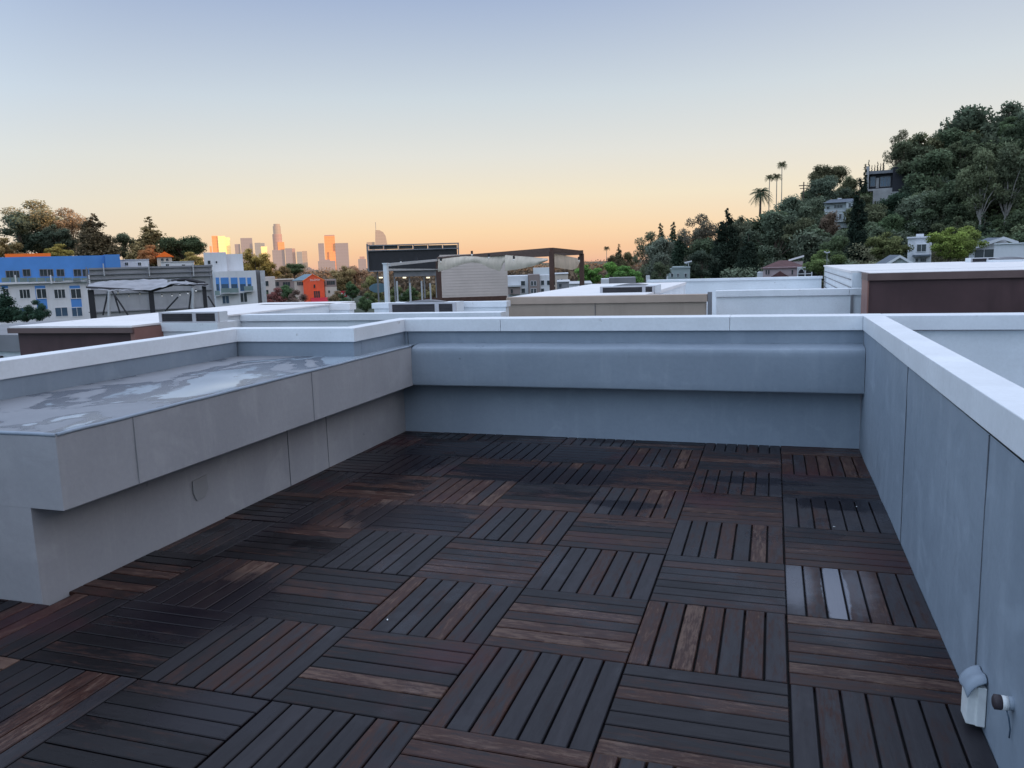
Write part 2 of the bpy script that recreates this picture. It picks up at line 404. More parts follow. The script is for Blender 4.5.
for i in range(nx):
    for j in range(len(prof)-1):
        a = i*len(prof)+j; bd.f.append((a, a+1, a+1+len(prof), a+len(prof))); bd.m.append(0)
smooth(bd.build('padded_ledge', M['gray_back'], t))
sm = MB()
for x in (-.35, .45, 1.15): sm.box(x-.002, x+.002, -.24, -.2, .5, .80)
cp = MB()
for a, bb in ((-3.30, -2.35), (-2.347, -.34), (-.337, XR-.01)): cp.box(a+1.3, bb+1.3, -.05, .2, ZC-.002, ZT)
cp.box(XR+1.3+.147, XR+1.3+4.5, -.05, .2, ZC-.002, ZT-.002)
cp.build('coping', M['cap'], t, bevel=.004)
w = MB(); lumpy_box(w, XR+1.3+.14, XR+1.3+4.5, 0, .15, -.2, ZC-.01, faces='y', sd=4.); w.build('wall', M['wallwhite'], t)

# left box ledge
t = empty('ledge_wall', (XL, YE, 0), 'long grey box ledge with overhanging upper half and wet top, left of the deck', 'wall')
ox = lambda x: x-XL
oy = lambda y: y-YE
w = MB(); lumpy_box(w, ox(-4.45), 0, 0, oy(YB), -.2, .495, faces='Xy', sd=6., amp=.002)
smooth(w.build('lower_wall', M['gray_lilac'], t))
w = MB(); lumpy_box(w, ox(-4.45), ox(XO), -.001, oy(YB)-.226, .487, .853, faces='Xyz', sd=7., amp=.006)
smooth(w.build('upper_box', M['gray_lilac'], t))
w = MB(); nxx, nyy = 26, 84                              # slightly dished top that holds the water
for i in range(nxx+1):
    for j in range(nyy+1):
        x = -4.46 + (XO+.002+4.46)*i/nxx; y = YE-.003 + (YB-YE+.003)*j/nyy
        e = min(1, (XO-x)/.12, (y-YE)/.12+.0); e = max(0, e)
        w.v.append((ox(x), oy(y), .857 - .012*e + .003*noise.noise(Vector((x*3, y*3, 0)))))
for i in range(nxx):
    for j in range(nyy):
        a = i*(nyy+1)+j; w.f.append((a, a+nyy+1, a+nyy+2, a+1)); w.m.append(0)
smooth(w.build('wet_top', M['wetledge'], t))
rim = MB()
rim.tube([(ox(XO)-.004, oy(YE+.01+ (YB-.23-YE)*i/40), .851+.003*noise.noise(Vector((i*.4, 0, 0)))) for i in range(41)], .010, 8)
rim.tube([(ox(-4.45+ (XO+4.45)*i/12), .004, .851+.002*noise.noise(Vector((i*.6, 7, 0)))) for i in range(13)], .010, 8)
smooth(rim.build('edge_bead', M['gray_low'], t))
for x, y, a, bb in ((XO, 3.27, .49, .85), (XO, 4.98, .49, .85), (XL, 4.93, 0, .488), (XL, 5.47, 0, .488)):
    MB().box(ox(x)-.002, ox(x)+.0055, oy(y)-(.0011 if y in (4.98, 4.93) else .0008), oy(y)+.0008, a, bb).build('seam', M['seam'] if y == 4.93 else M['seam_faint'], t)
pm, n, b = newmat('patch_coating'); setb(n, b, Base_Color=n.mix(n.noise(n.n('ShaderNodeNewGeometry').outputs['Position'], 18.), (.24, .245, .255), (.28, .283, .295)), Roughness=.6)
pts = [(3.90, .325), (4.03, .335), (4.035, .24), (4.00, .20), (3.925, .195), (3.90, .25)]
MB().prism([(oy(a), z-.01) for a, z in pts], 'x', .003, .0082).build('patch', pm, t)

# left parapet with its jog
t = empty('parapet_wall', (-4.45, 4, 0), 'low parapet with white coping that steps in behind the wet ledge on the left', 'wall')
w = MB()
w.box(-.14, -.012, -6.6, 1.88, -.2, ZC); w.box(-.14, 1.14-.012, 1.90, 2.03, .5, ZC); w.box(1.02, 1.14-.012, 2.03, 2.9, .5, ZC)
w.box(1.128, 1.155, 2.875, 2.99, .8, ZC)
w.build('wall', M['gray_back'], t, bevel=.004)
cp = MB(); zc = ZC-.002
outer = [(-.16, -6.6), (0, -6.6), (0, 1.88), (1.15, 1.88), (1.15, 2.847), (1.15, 3.05), (1.0, 3.05), (1.0, 2.04), (-.16, 2.04)]
cp.prism(outer, 'z', zc, ZT)
cp.build('coping', M['cap'], t, bevel=.004)
# outlet box with hood, and pipe stub, on the right wall
t = empty('outlet_box', (XR, 2.825, 0), 'white outlet box under a curved grey hood at the foot of the right wall', 'outlet')
MB().prism([(-.055, -.04), (-.03, -.046), (-.027, -.052), (-.001, -.054), (-.001, .05), (-.045, .045), (-.055, .036)], 'z', .022, .16).build('box', M['plaster'], t, bevel=.003)
hd = MB(); K = 14
for i in range(K+1):
    a = i/K; y = -.066+.125*a
    for (px_, pz) in ((-.002, .195), (-.035, .188), (-.062, .158), (-.068, .13+.008*math.sin(a*math.pi))): 
        hd.v.append((px_*(1-.12*abs(2*a-1)**6), y, pz - .012*abs(2*a-1)**6 + .006*math.sin(a*7)))
for i in range(K):
    for j in range(3): q0 = i*4+j; hd.f.append((q0, q0+1, q0+5, q0+4)); hd.m.append(0)
o = smooth(hd.build('hood', M['gray'], t)); s_ = o.modifiers.new('s', 'SOLIDIFY'); s_.thickness = .006; s_ = o.modifiers.new('ss', 'SUBSURF'); s_.levels = s_.render_levels = 1
t = empty('pipe_stub', (XR, 2.50, .262), 'short capped pipe stub with a rusty brown end poking from the right wall', 'pipe')
smooth(MB().tube([(.01, 0, .002), (-.016, 0, 0)], .02, 14).build('pipe', M['gray'], t))
smooth(MB().tube([(-.014, 0, 0), (-.030, 0, 0)], .021, 14).build('collar', M['plaster'], t))
smooth(MB().tube([(-.028, 0, 0), (-.033, 0, 0), (-.049, 0, 0), (-.053, 0, 0)], [.018, .022, .022, .015], 14).build('cap', M['rust'], t))
smooth(MB().tube([(-.018, -.008, -.018), (-.012, -.012, -.04), (-.006, -.01, -.075), (-.006, -.006, -.105)], .0022, 6).build('string', M['glassblue'], t))

for i, (x, y, a) in enumerate(((-2.72, 1.98, .5), (-1.63, 3.05, 2.), (.36, 4.82, 0.), (.52, 5.25, 1.4))):
    ch = empty('paint_chip', (x, y, .004), 'tiny pale flake lying on the deck slats', 'debris', a, 'pale flakes scattered on the deck'); MB().prism([(-.006, -.002), (.002, -.004), (.008, 0), (.002, .003), (-.004, .002)], 'z', 0, .002).build('flake', M['plaster'], ch)
# ------------------------------------------------------------------ neighbouring roofs
G = -9.5                                                   # street level below the terrace
def roofblock(name, label, cat='building', loc=(0, 0, 0)):
    return empty(name, loc, label, cat)
def lbox(t, name, mat, x0, x1, y0, y1, z0, z1, bevel=0):
    o = t.location; return MB().box(x0-o[0], x1-o[0], y0-o[1], y1-o[1], z0-o[2], z1-o[2]).build(name, mat, t, bevel=bevel)
# our own block below the terrace
t = empty('townhouse', (-1.3, 1.5, G), 'grey townhouse carrying the deck, only its roof edge in view', 'building')
lbox(t, 'wall', M['gray'], -4.55, 5.6, -2.55, 7.05, G, -.21)
# pale block straight behind the far parapet
t = roofblock('townhouse', 'pale roof with low white parapets just beyond the far coping, left of the tan box', loc=(-4.3, 9, G))
lbox(t, 'wall', M['wallwhite'], -6.1, -2.80, 7.92, 10.2, G, .45)
lbox(t, 'parapet', M['wallwhite'], -6.1, -2.72, 7.93, 8.05, .45, 1.0); lbox(t, 'coping', M['cap'], -6.12, -2.70, 7.9, 8.08, 1.0, 1.075, .004)
lbox(t, 'parapet', M['wallwhite'], -7.1, -5.62, 9.92, 10.05, .3, 1.0); lbox(t, 'coping', M['roofwhite'], -7.12, -5.6, 9.9, 10.08, 1.0, 1.09, .004)
lbox(t, 'parapet', M['wallwhite'], -5.55, -3.52, 10.52, 10.65, .3, .98); lbox(t, 'coping', M['cap'], -5.58, -3.5, 10.5, 10.68, .98, 1.06, .004)
for x in (-3.6, -2.9):
    lbox(t, 'wall_bracket', M['midgray'], x-.02, x+.02, 7.87, 7.895, .96, 1.03)
# louvred skylight houses
def louvre_box(label, x0, x1, y0, y1, z0, z1, dark_part=.62, dome=False):
    t = empty('roof_vent', ((x0+x1)/2, y0, z0), label, 'roof vent')
    W, Dp, Hh = x1-x0, y1-y0, z1-z0
    b_ = MB().box(-W/2, W/2, .02, Dp, 0, Hh)
    b_.build('housing', M['wallwhite'], t)
    f = MB(); s = W*.05; xm = -W/2+W*dark_part
    for a, c in ((-W/2, -W/2+s), (xm-s*.6, xm+s*.6), (W/2-s, W/2)): f.box(a, c, 0, .02, 0, Hh)
    f.box(-W/2+s, xm-s*.6, 0, .02, Hh*.86, Hh); f.box(xm+s*.6, W/2-s, 0, .02, Hh*.86, Hh); f.box(-W/2+s, xm-s*.6, 0, .02, 0, Hh*.1); f.box(xm+s*.6, W/2-s, 0, .02, 0, Hh*.1)
    f.build('frame', M['vent'], t)
    for a, c in ((-W/2+s, xm-s*.6), (xm+s*.6, W/2-s)):
        p = MB(); p.box(a, c, .012, .018, Hh*.1, Hh*.86)
        for k in range(5): z = Hh*(.16+.15*k); p.box(a, c, .002, .012, z, z+Hh*.035)
        p.build('louvre_panel', M['louvre'], t)
    if dome:
        K = 10; pr = [(-W*.3+W*.6*i/K, Hh+Hh*.22*math.sin(math.pi*i/K)) for i in range(K+1)]
        smooth(MB().prism(pr, 'y', Dp*.2, Dp*.8).build('dome', M['midgray'], t))
    return t
louvre_box('low grey vent housing with two dark panels beside the brown roof box', -5.945, -5.225, 6.63, 6.78, 1.085, 1.19, .6)
t = roofblock('townhouse', 'pale wall block below the leftmost roof vent', loc=(-5.7, 7.2, G)); lbox(t, 'wall', M['wallwhite'], -5.95, -5.23, 6.61, 6.88, G, 1.0); lbox(t, 'coping', M['cap'], -5.97, -5.21, 6.59, 6.9, 1.0, 1.083)
# brown box on the left with white roof
t = roofblock('townhouse', 'brown panelled roof box with white top behind the left coping', loc=(-6.7, 8, G))
lbox(t, 'wall', M['brown'], -7.42, -5.93, 6.26, 7.6, G, 1.02); lbox(t, 'flashing', M['browncap'], -7.49, -5.895, 6.2, 7.6, 1.02, 1.072); lbox(t, 'rear_wall', M['wallwhite'], -7.46, -5.93, 7.61, 10.5, G, 1.072)
lbox(t, 'side_flashing', M['brownside'], -5.94, -5.888, 6.225, 6.75, .3, 1.06)
lbox(t, 'roof', M['roofwhite'], -7.48, -5.91, 6.22, 10.6, 1.072, 1.09)
t = roofblock('townhouse', 'pale narrow wall at the far left beyond the brown roof box', loc=(-8.6, 7.5, G))
lbox(t, 'wall', M['wallwhite'], -9.6, -7.6, 6.5, 8.5, G, .8); lbox(t, 'coping', M['midgray'], -9.65, -7.55, 6.45, 8.55, .8, .98)
lbox(t, 'vent_grille', M['louvre'], -8.3, -7.95, 6.47, 6.49, .6, .75)
# tan box
t = roofblock('townhouse', 'tan panelled parapet in front of a white roof, beyond the far coping', loc=(-2.3, 14, G))
zt = 1.075
lbox(t, 'wall', M['tan'], -3.74, -.88, 11.30, 11.45, G, zt-.1); lbox(t, 'flashing', M['tancap'], -3.76, -.86, 11.27, 11.48, zt-.1, zt)
lbox(t, 'block', M['wallwhite'], -3.74, -1.75, 11.45, 17.1, G, zt-.05); lbox(t, 'roof', M['roofwhite'], -3.74, -1.73, 11.48, 17.1, zt-.05, zt+.003)
MB().box(.0, .006, -2.712, -2.70, 9.5+.2, 9.5+zt-.1).build('seam', M['seam'], t, loc=(-.13, 0, 0))
lbox(t, 'drain_pipe', M['midgray'], -.855, -.80, 11.28, 11.36, G, zt+.03)
lbox(t, 'floor', M['roofwhite'], -1.75, 1.0, 11.48, 18.2, .0, .1)
p = ony(600, 295, 12.3); q_ = ony(655, 295, 12.3)
louvre_box('low pale vent housing with dark louvre on the white roof behind the tan parapet', p.x, q_.x, 12.3, 13.0, 1.05, 1.175, .80, True)
# white parapet block
t = roofblock('townhouse', 'wide pale parapet block between the tan parapet and the large brown box', loc=(.2, 15, G))
lbox(t, 'wall', M['wallwhite'], -.79, 1.25, 12.03, 12.18, G, 1.0); lbox(t, 'coping', M['cap'], -.80, 1.0, 12.0, 12.21, 1.0, 1.09, .004); lbox(t, 'coping', M['cap'], 1.003, 1.28, 12.0, 12.21, 1.0, 1.09, .004)
lbox(t, 'far_parapet', M['wallwhite'], -2.7, .98, 18.5, 18.7, G, 1.05); lbox(t, 'far_coping', M['cap'], -2.75, 1.0, 18.46, 18.74, 1.05, 1.10)
lbox(t, 'downpipe', M['midgray'], 1.02, 1.05, 12.0, 12.028, .0, 1.0)
# brown box right with white roof behind
t = roofblock('townhouse', 'large dark brown panelled box with white roof on the right', loc=(3, 14, G))
zt = 1.315
lbox(t, 'wall', M['brown'], 1.135, 5.4, 10.92, 11.6, G, zt-.085); lbox(t, 'flashing', M['browncap'], 1.11, 5.45, 10.88, 11.62, zt-.085, zt)
lbox(t, 'side_panel', M['brownside'], 1.116, 1.133, 10.9, 11.61, G, zt-.088); lbox(t, 'roof', M['roofwhite'], 1.15, 5.4, 11.0, 12.355, zt+.001, zt+.006)
lbox(t, 'block', M['wallwhite'], 1.06, 6.5, 12.36, 19., G, zt-.02); lbox(t, 'roof', M['roofwhite'], 1.04, 6.5, 12.36, 19.02, zt-.02, zt+.01)
sd_ = MB()
for k in range(5): sd_.box(1.04-3, 1.052-3, 12.4-14, 18.9-14, 9.5+zt-.12-.11*k, 9.5+zt-.11-.11*k)
sd_.build('lap_siding', M['midgray'], t)
for i, (pa, pb, lb) in enumerate(((971, 1001, 'low white roof vent with a thin dark slot on the far right roof'),)):
    a, c = ony(pa, 262, 17.5), ony(pb, 262, 17.5); louvre_box(lb, a.x, c.x, 17.5, 18., zt+.01, zt+.09, .55)
a, c = ony(993, 262, 17.0), ony(1034, 262, 17.0)
t = empty('skylight', ((a.x+c.x)/2, 17., zt+.01), 'shallow domed grey skylight at the right end of the white roof', 'skylight'); W = c.x-a.x
MB().box(-W/2, W/2, 0, .6, 0, .04).build('curb', M['cap'], t); smooth(MB().prism([(-W*.4+W*.8*i/10, .04+.05*math.sin(math.pi*i/10)) for i in range(11)], 'y', .05, .55).build('dome', M['midgray'], t))
a, c = ony(403, 311, 10.6), ony(468, 311, 10.6)
louvre_box('low pale vent housing with two dark louvres, left of the tan parapet', a.x, c.x, 10.15, 10.45, .93, 1.075, .72, True)

# ------------------------------------------------------------------ terrain
def sstep(a, lo, hi):
    t_ = max(0, min(1, (a-lo)/(hi-lo))); return t_*t_*(3-2*t_)
def interp(x, pts):
    if x <= pts[0][0]: return pts[0][1]
    for (a, b_), (c, d) in zip(pts, pts[1:]):
        if x <= c: return b_+(d-b_)*(x-a)/(c-a)
    return pts[-1][1]
RIDGE = [(-180, -6), (-120, -7), (-60, -7), (-44, -4), (-36, -4), (-28, -9), (-9, -10), (-6, -3), (-4, 1), (-1, 6), (3, 10), (6, 12.5), (8.5, 16), (10.2, 20), (14.4, 27), (22, 34), (45, 42), (140, 42), (165, 20), (180, -6)]  # unseen stretch on the right raised to keep the sun off the terrace
def ground_z(x, y):
    d = math.hypot(x, y); az = math.degrees(math.atan2(x, y))
    rz = interp(az, RIDGE)
    near = 70 if az > -10 else 110
    far = 200 - 60*sstep(az, 20, 60)
    z = G + (rz-G)*sstep(d, near, far)
    z += (G-2-z)*sstep(d, 330, 900)
    return z + (1.2*noise.noise(Vector((x*.03, y*.03, 0))) if d > 60 else 0)
gm, n, b = newmat('ground_cover'); gp = n.n('ShaderNodeNewGeometry').outputs['Position']
setb(n, b, Base_Color=n.ramp(n.noise(gp, .12, 6, .65), [(.3, (.016, .03, .016)), (.55, (.03, .045, .022)), (.75, (.07, .06, .04))]), Roughness=.95)
rads = [.5, 20, 40, 60, 75, 90, 105, 120, 135, 150, 165, 180, 200, 225, 260, 300, 360, 450, 600, 900, 1500, 3000, 6000, 12000]
w = MB(); NA = 180
for r_ in rads:
    for i in range(NA):
        a = 2*math.pi*i/NA; x, y = r_*math.sin(a), r_*math.cos(a); w.v.append((x, y, ground_z(x, y)))
for i in range(len(rads)-1):
    for j in range(NA):
        j2 = (j+1) % NA; w.f.append((i*NA+j, i*NA+j2, (i+1)*NA+j2, (i+1)*NA+j)); w.m.append(0)
w.f.append(tuple(range(NA))); w.m.append(0)
tag(smooth(w.build('terrain', gm)), kind='structure')

# ------------------------------------------------------------------ trees
def leaf_mesh(name, blobs, nleaf, size, rs, droop=0., flat=.0, core=True):
    """blobs: (centre, radii(3), shade). leaves scattered through each blob's volume, mostly near its surface"""
    vs = np.zeros((nleaf*4, 3)); cl = np.zeros(nleaf)
    wts = np.array([max(b_[1])**2 for b_ in blobs]); wts /= wts.sum()
    idx = rs.choice(len(blobs), nleaf, p=wts)
    d = rs.normal(size=(nleaf, 3)); d /= np.linalg.norm(d, axis=1)[:, None]
    rad = rs.uniform(.35, 1.08, nleaf)**.6
    C_ = np.array([b_[0] for b_ in blobs])[idx]; Rr = np.array([b_[1] for b_ in blobs])[idx]; sh = np.array([b_[2] for b_ in blobs])[idx]
    P = C_ + d*Rr*rad[:, None]
    P[:, 2] -= droop*rs.uniform(0, 1, nleaf)**2*Rr[:, 2]
    u = rs.normal(size=(nleaf, 3)) ; u[:, 2] *= (1-flat); u /= np.linalg.norm(u, axis=1)[:, None]
    if droop: u[:, 2] -= droop; u /= np.linalg.norm(u, axis=1)[:, None]
    w_ = np.cross(u, d + rs.normal(size=(nleaf, 3))*.6); w_ /= np.linalg.norm(w_, axis=1)[:, None]+1e-9
    s = size*rs.uniform(.55, 1.45, nleaf)[:, None]
    vs[0::4] = P-u*s; vs[1::4] = P+w_*s*.55; vs[2::4] = P+u*s; vs[3::4] = P-w_*s*.55
    cl = np.clip(.22 + .5*(d[:, 2]*.5+.5)*rad + .35*(sh-.5) + rs.uniform(-.14, .14, nleaf), 0, 1)  # top light baked in: leaves paler on blob tops, darker below and inside
    faces = [(4*i, 4*i+1, 4*i+2, 4*i+3) for i in range(nleaf)]; V_ = [tuple(x) for x in vs]; clv = list(cl)
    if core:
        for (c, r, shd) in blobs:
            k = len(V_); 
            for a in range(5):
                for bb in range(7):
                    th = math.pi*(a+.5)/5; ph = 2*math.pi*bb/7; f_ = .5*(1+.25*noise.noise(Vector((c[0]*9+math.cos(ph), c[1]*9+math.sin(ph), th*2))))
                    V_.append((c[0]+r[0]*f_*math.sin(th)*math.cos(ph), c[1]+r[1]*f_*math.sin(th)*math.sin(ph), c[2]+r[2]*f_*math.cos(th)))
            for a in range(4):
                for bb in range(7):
                    b2 = (bb+1) % 7; faces.append((k+a*7+bb, k+a*7+b2, k+(a+1)*7+b2, k+(a+1)*7+bb)); clv.append(.05)  # dark core tone stands in for shade inside the crown
    me = bpy.data.meshes.new(name); me.from_pydata(V_, [], faces); me.materials.append(M['leaf'])
    at_ = me.attributes.new('clump', 'FLOAT', 'FACE'); at_.data.foreach_set('value', clv); me.update()
    return me
def trunk_mesh(name, limbs, mat):
    w = MB()
    for path, rad in limbs: w.tube(path, rad, 6)
    return w.mesh(name, mat)
PROTO = {}
def rb(rs): return rs.uniform(.1, .95)
def make_round(key, seed, nb=16, low=.18, wide=.42, nleaf=5200, size=.021, droop=0., bark='bark', core=True, br=.13, toph=1., flat_top=False):
    rs = np.random.RandomState(seed); blobs = []; tk = .55 if key == 'gum' else 1.; limbs = [([(0, 0, -.03), (.01, 0, low*.6), (.0, .01, .55)], [.03*tk, .022*tk, .008*tk])]
    for i in range(nb):
        th = rs.uniform(0, 2*math.pi); zz = rs.uniform(0, 1); 
        prof_ = math.sin(math.pi*(.12+.80*zz))**.6 if not flat_top else (.75+.25*zz)*(1 if zz < .7 else 1.25-zz*.4)
        rr = wide*prof_*rs.uniform(.25, 1.)-.07; z = low+.06+(toph-low-.14)*zz
        r_ = br*rs.uniform(.7, 1.35); c = (rr*math.cos(th), rr*math.sin(th), z)
        blobs.append((c, (r_, r_, r_*rs.uniform(.65, .95)), rb(rs)))
        if i % 2 == 0: limbs.append(([(0, 0, low*.7), (c[0]*.5, c[1]*.5, (low+z)*.5), c], [.014*tk, .009*tk, .003]))
    PROTO[key] = (leaf_mesh(key+'_crown', blobs, nleaf, size, rs, droop, core=core), trunk_mesh(key+'_trunk', limbs, M[bark]))
def make_cone(key, seed, wide=.22, nleaf=6000, size=.02, low=.06, tiers=15, ragged=.35, power=.9, core=True):
    rs = np.random.RandomState(seed); blobs = []; limbs = [([(0, 0, -.03), (0, 0, .96)], [.02, .003])]
    tiers *= 2
    for i in range(tiers):
        zz = i/(tiers-1); rr = wide*(1-zz*.96)**power*(1-.5*max(0, .12-zz)/.12)
        kk = max(1, int(5*(1-zz)+1))
        for k in range(kk):
            th = rs.uniform(0, 2*math.pi); q_ = rr*rs.uniform(1-ragged, 1)*.6
            r_ = max(.035, rr*.55)*rs.uniform(.8, 1.15)
            blobs.append(((q_*math.cos(th), q_*math.sin(th), low+(.96-low)*zz), (r_, r_, max(.03, rr*.4)), rb(rs)))
    PROTO[key] = (leaf_mesh(key+'_crown', blobs, nleaf, size, rs, .25, core=core), trunk_mesh(key+'_trunk', limbs, M['bark']))
make_round('oak', 1, nb=26, wide=.46, br=.14); make_round('oak2', 2, nb=30, wide=.50, br=.125, size=.018, nleaf=7500)
make_round('bush', 3, nb=18, low=.0, wide=.58, br=.19, size=.026, nleaf=6000)
make_round('pepper', 4, nb=26, low=.08, wide=.48, br=.14, droop=.8, size=.018, nleaf=9000)
make_round('dome', 5, nb=44, low=.50, wide=.50, br=.115, flat_top=True, size=.015, nleaf=9000)
make_round('gum', 6, nb=26, low=.38, wide=.36, br=.085, core=False, size=.014, nleaf=6500, bark='palebark', droop=.4)
make_round('gum2', 16, nb=46, low=.12, wide=.42, br=.10, core=False, size=.013, nleaf=12000, bark='bark', droop=.3)
make_cone('pine', 7, wide=.38, ragged=.55, tiers=16, size=.018, power=.55, nleaf=9000); make_cone('pine2', 8, wide=.34, ragged=.5, tiers=18, size=.017, power=.8, nleaf=9000)
make_cone('cypress', 9, wide=.15, power=.45, ragged=.3, tiers=20, size=.014, low=.0, nleaf=8000)
make_cone('bigcypress', 10, wide=.34, power=.62, ragged=.35, tiers=20, size=.014, low=.0, nleaf=12000)
make_cone('spire', 12, wide=.09, power=.45, ragged=.3, tiers=16, size=.013, low=.0, nleaf=2000)
def make_palm(key, seed, nf, r, size, arch, thick, bark='bark', drop=.5):
    rs = np.random.RandomState(seed); V_ = []; Fs = []; cl = []
    for i in range(nf):
        th = rs.uniform(0, 2*math.pi); el = rs.uniform(-.55, 1.25); L = r*rs.uniform(.8, 1.1); sh = rs.uniform(.1, .9)
        pts = []
        for k in range(8):
            s = k/7; e_ = el - arch*s*s; pts.append(Vector((L*s*math.cos(th)*math.cos(el*.8), L*s*math.sin(th)*math.cos(el*.8), L*(math.sin(el)*s - arch*.55*s*s))))
        side = Vector((-math.sin(th), math.cos(th), 0))
        for k in range(1, 7):
            for sg in (-1, 1):
                a, c = pts[k], pts[k+1]; tip = a + (c-a)*1.6 + side*sg*size*(1.1-.12*k) + Vector((0, 0, -size*drop)); kk = len(V_)
                V_ += [tuple(a), tuple(a+(c-a)*.55), tuple(tip)]; Fs.append((kk, kk+1, kk+2)); cl.append(sh*.7+.15)
                tip = a + (c-a)*2.0 + side*sg*size*.6*(1.1-.12*k) + Vector((0, 0, -size*drop*.3)); kk = len(V_)
                V_ += [tuple(a), tuple(a+(c-a)*.4), tuple(tip)]; Fs.append((kk, kk+1, kk+2)); cl.append(sh*.7+.2)
    V_ = [(x, y, z+1-r*.55) for x, y, z in V_]
    me = bpy.data.meshes.new(key+'_crown'); me.from_pydata(V_, [], Fs); me.materials.append(M['leaf']); at_ = me.attributes.new('clump', 'FLOAT', 'FACE'); at_.data.foreach_set('value', cl)
    PROTO[key] = (me, trunk_mesh(key+'_trunk', [([(0, 0, -.05), (.012, 0, .4), (.0, .0, 1-r*.5)], [thick*1.3, thick, thick*.9])], M[bark]))
make_palm('fanpalm', 21, 60, .115, .035, .7, .009, 'palebark')
make_palm('datepalm', 22, 110, .42, .07, 1.0, .035)
NAMES = dict(oak='broadleaf_tree', oak2='broadleaf_tree', bush='shrub', pepper='pepper_tree', dome='umbrella_pine', gum='eucalyptus_tree', gum2='eucalyptus_tree', pine='pine_tree', pine2='pine_tree',
             cypress='cypress_tree', bigcypress='cypress_tree', spire='cypress_tree', fanpalm='palm_tree', datepalm='palm_tree')
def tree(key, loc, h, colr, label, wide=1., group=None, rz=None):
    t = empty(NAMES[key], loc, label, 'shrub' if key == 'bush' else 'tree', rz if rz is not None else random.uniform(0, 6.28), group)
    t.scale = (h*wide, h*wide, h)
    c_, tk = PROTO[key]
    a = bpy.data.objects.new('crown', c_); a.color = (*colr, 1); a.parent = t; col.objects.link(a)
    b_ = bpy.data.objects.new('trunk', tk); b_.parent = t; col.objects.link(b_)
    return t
def tree_px(key, px, ytop, ybot, D, colr, label, wide=1., group=None, rz=None):
    """a tree sighted at px whose top stands at ytop and base at ybot, D metres out"""
    a, c = at(px, ytop, D), at(px, ybot, D); return tree(key, (c.x, c.y, c.z), a.z-c.z, colr, label, wide, group, rz)
GD, GM, GB, GY, GO = (.022, .036, .028), (.035, .052, .032), (.045, .05, .035), (.085, .11, .035), (.05, .065, .05)
BR, RU = (.13, .085, .045), (.17, .085, .045)

# left woods beyond the blue building, warm sunlight partly tinted into the brown crowns
LW = 'trees standing beyond the blue building'
tree_px('gum2', 42, 198, 262, 190, (.105, .10, .075), 'tall airy tree with thin branches above the orange roof band', 1.45)
tree_px('oak', 22, 212, 262, 182, (.035, .048, .042), 'dark green leaning crown left of the tall airy tree', 1.2)
tree_px('gum2', 70, 206, 262, 192, (.14, .105, .08), 'brownish airy tree left of the dark conifer', 1.35)
tree_px('oak2', 62, 222, 262, 184, (.035, .045, .038), 'dark tree in front of the brownish airy tree', 1.1)
tree_px('pine', 97, 212, 262, 180, (.07, .058, .042), 'broad dark conifer with a pointed top behind the blue building', 1.35)
tree_px('bush', 56, 244, 262, 170, (.13, .11, .04), 'olive yellow tree right behind the blue roof', 1.5)
tree_px('bush', 8, 238, 262, 170, (.12, .09, .05), 'small brown tree at the left edge of the photo', 1.1)
tree_px('oak', 127, 233, 264, 185, (.055, .065, .05), 'rounded olive tree right of the broad dark conifer', 1.1)
tree_px('pine2', 154, 215, 268, 185, (.12, .095, .055), 'tapering brown green tree between the rounded tree and the dark spreading tree', 1.6)
tree_px('bush', 148, 245, 268, 175, RU, 'rusty orange shrub at the foot of the tapering tree', 1.1)
tree_px('oak', 136, 240, 268, 195, (.10, .08, .05), 'brown tree between the rounded olive tree and the tapering tree', .9)
tree_px('dome', 187, 236, 276, 185, (.04, .055, .035), 'dark flat topped spreading tree left of the white stair tower', 1.35)
tree_px('bush', 172, 244, 268, 190, (.09, .08, .05), 'brown shrubby tree left of the flat topped dark tree', 1.2)
tree_px('bush', 196, 252, 272, 178, (.15, .12, .05), 'yellowish shrub below the flat topped dark tree', 1.2)
tree_px('oak2', 256, 246, 288, 150, (.16, .12, .045), 'golden brown tree right of the white stair tower', 1.05)
tree_px('oak', 268, 258, 290, 155, (.15, .105, .04), 'smaller golden tree leaning right of the golden brown tree', .9)
tree_px('dome', 295, 263, 284, 260, (.045, .06, .035), 'dark spreading tree behind the orange gabled house', 1.3)
tree_px('oak', 283, 266, 286, 250, (.12, .085, .05), 'brown tree left of the orange gabled house', 1.1)
tree_px('oak2', 342, 264, 296, 220, (.13, .10, .06), 'pale brown tree right of the orange gabled house', 1.1)
tree_px('oak', 356, 266, 296, 225, (.16, .10, .075), 'pinkish brown tree left of the billboard', 1.1)
tree_px('oak2', 353, 280, 302, 150, (.035, .06, .035), 'dark green tree in front of the pinkish brown tree', .9)
tree_px('oak', 371, 276, 300, 170, (.10, .10, .05), 'olive tree just left of the billboard posts', 1.)
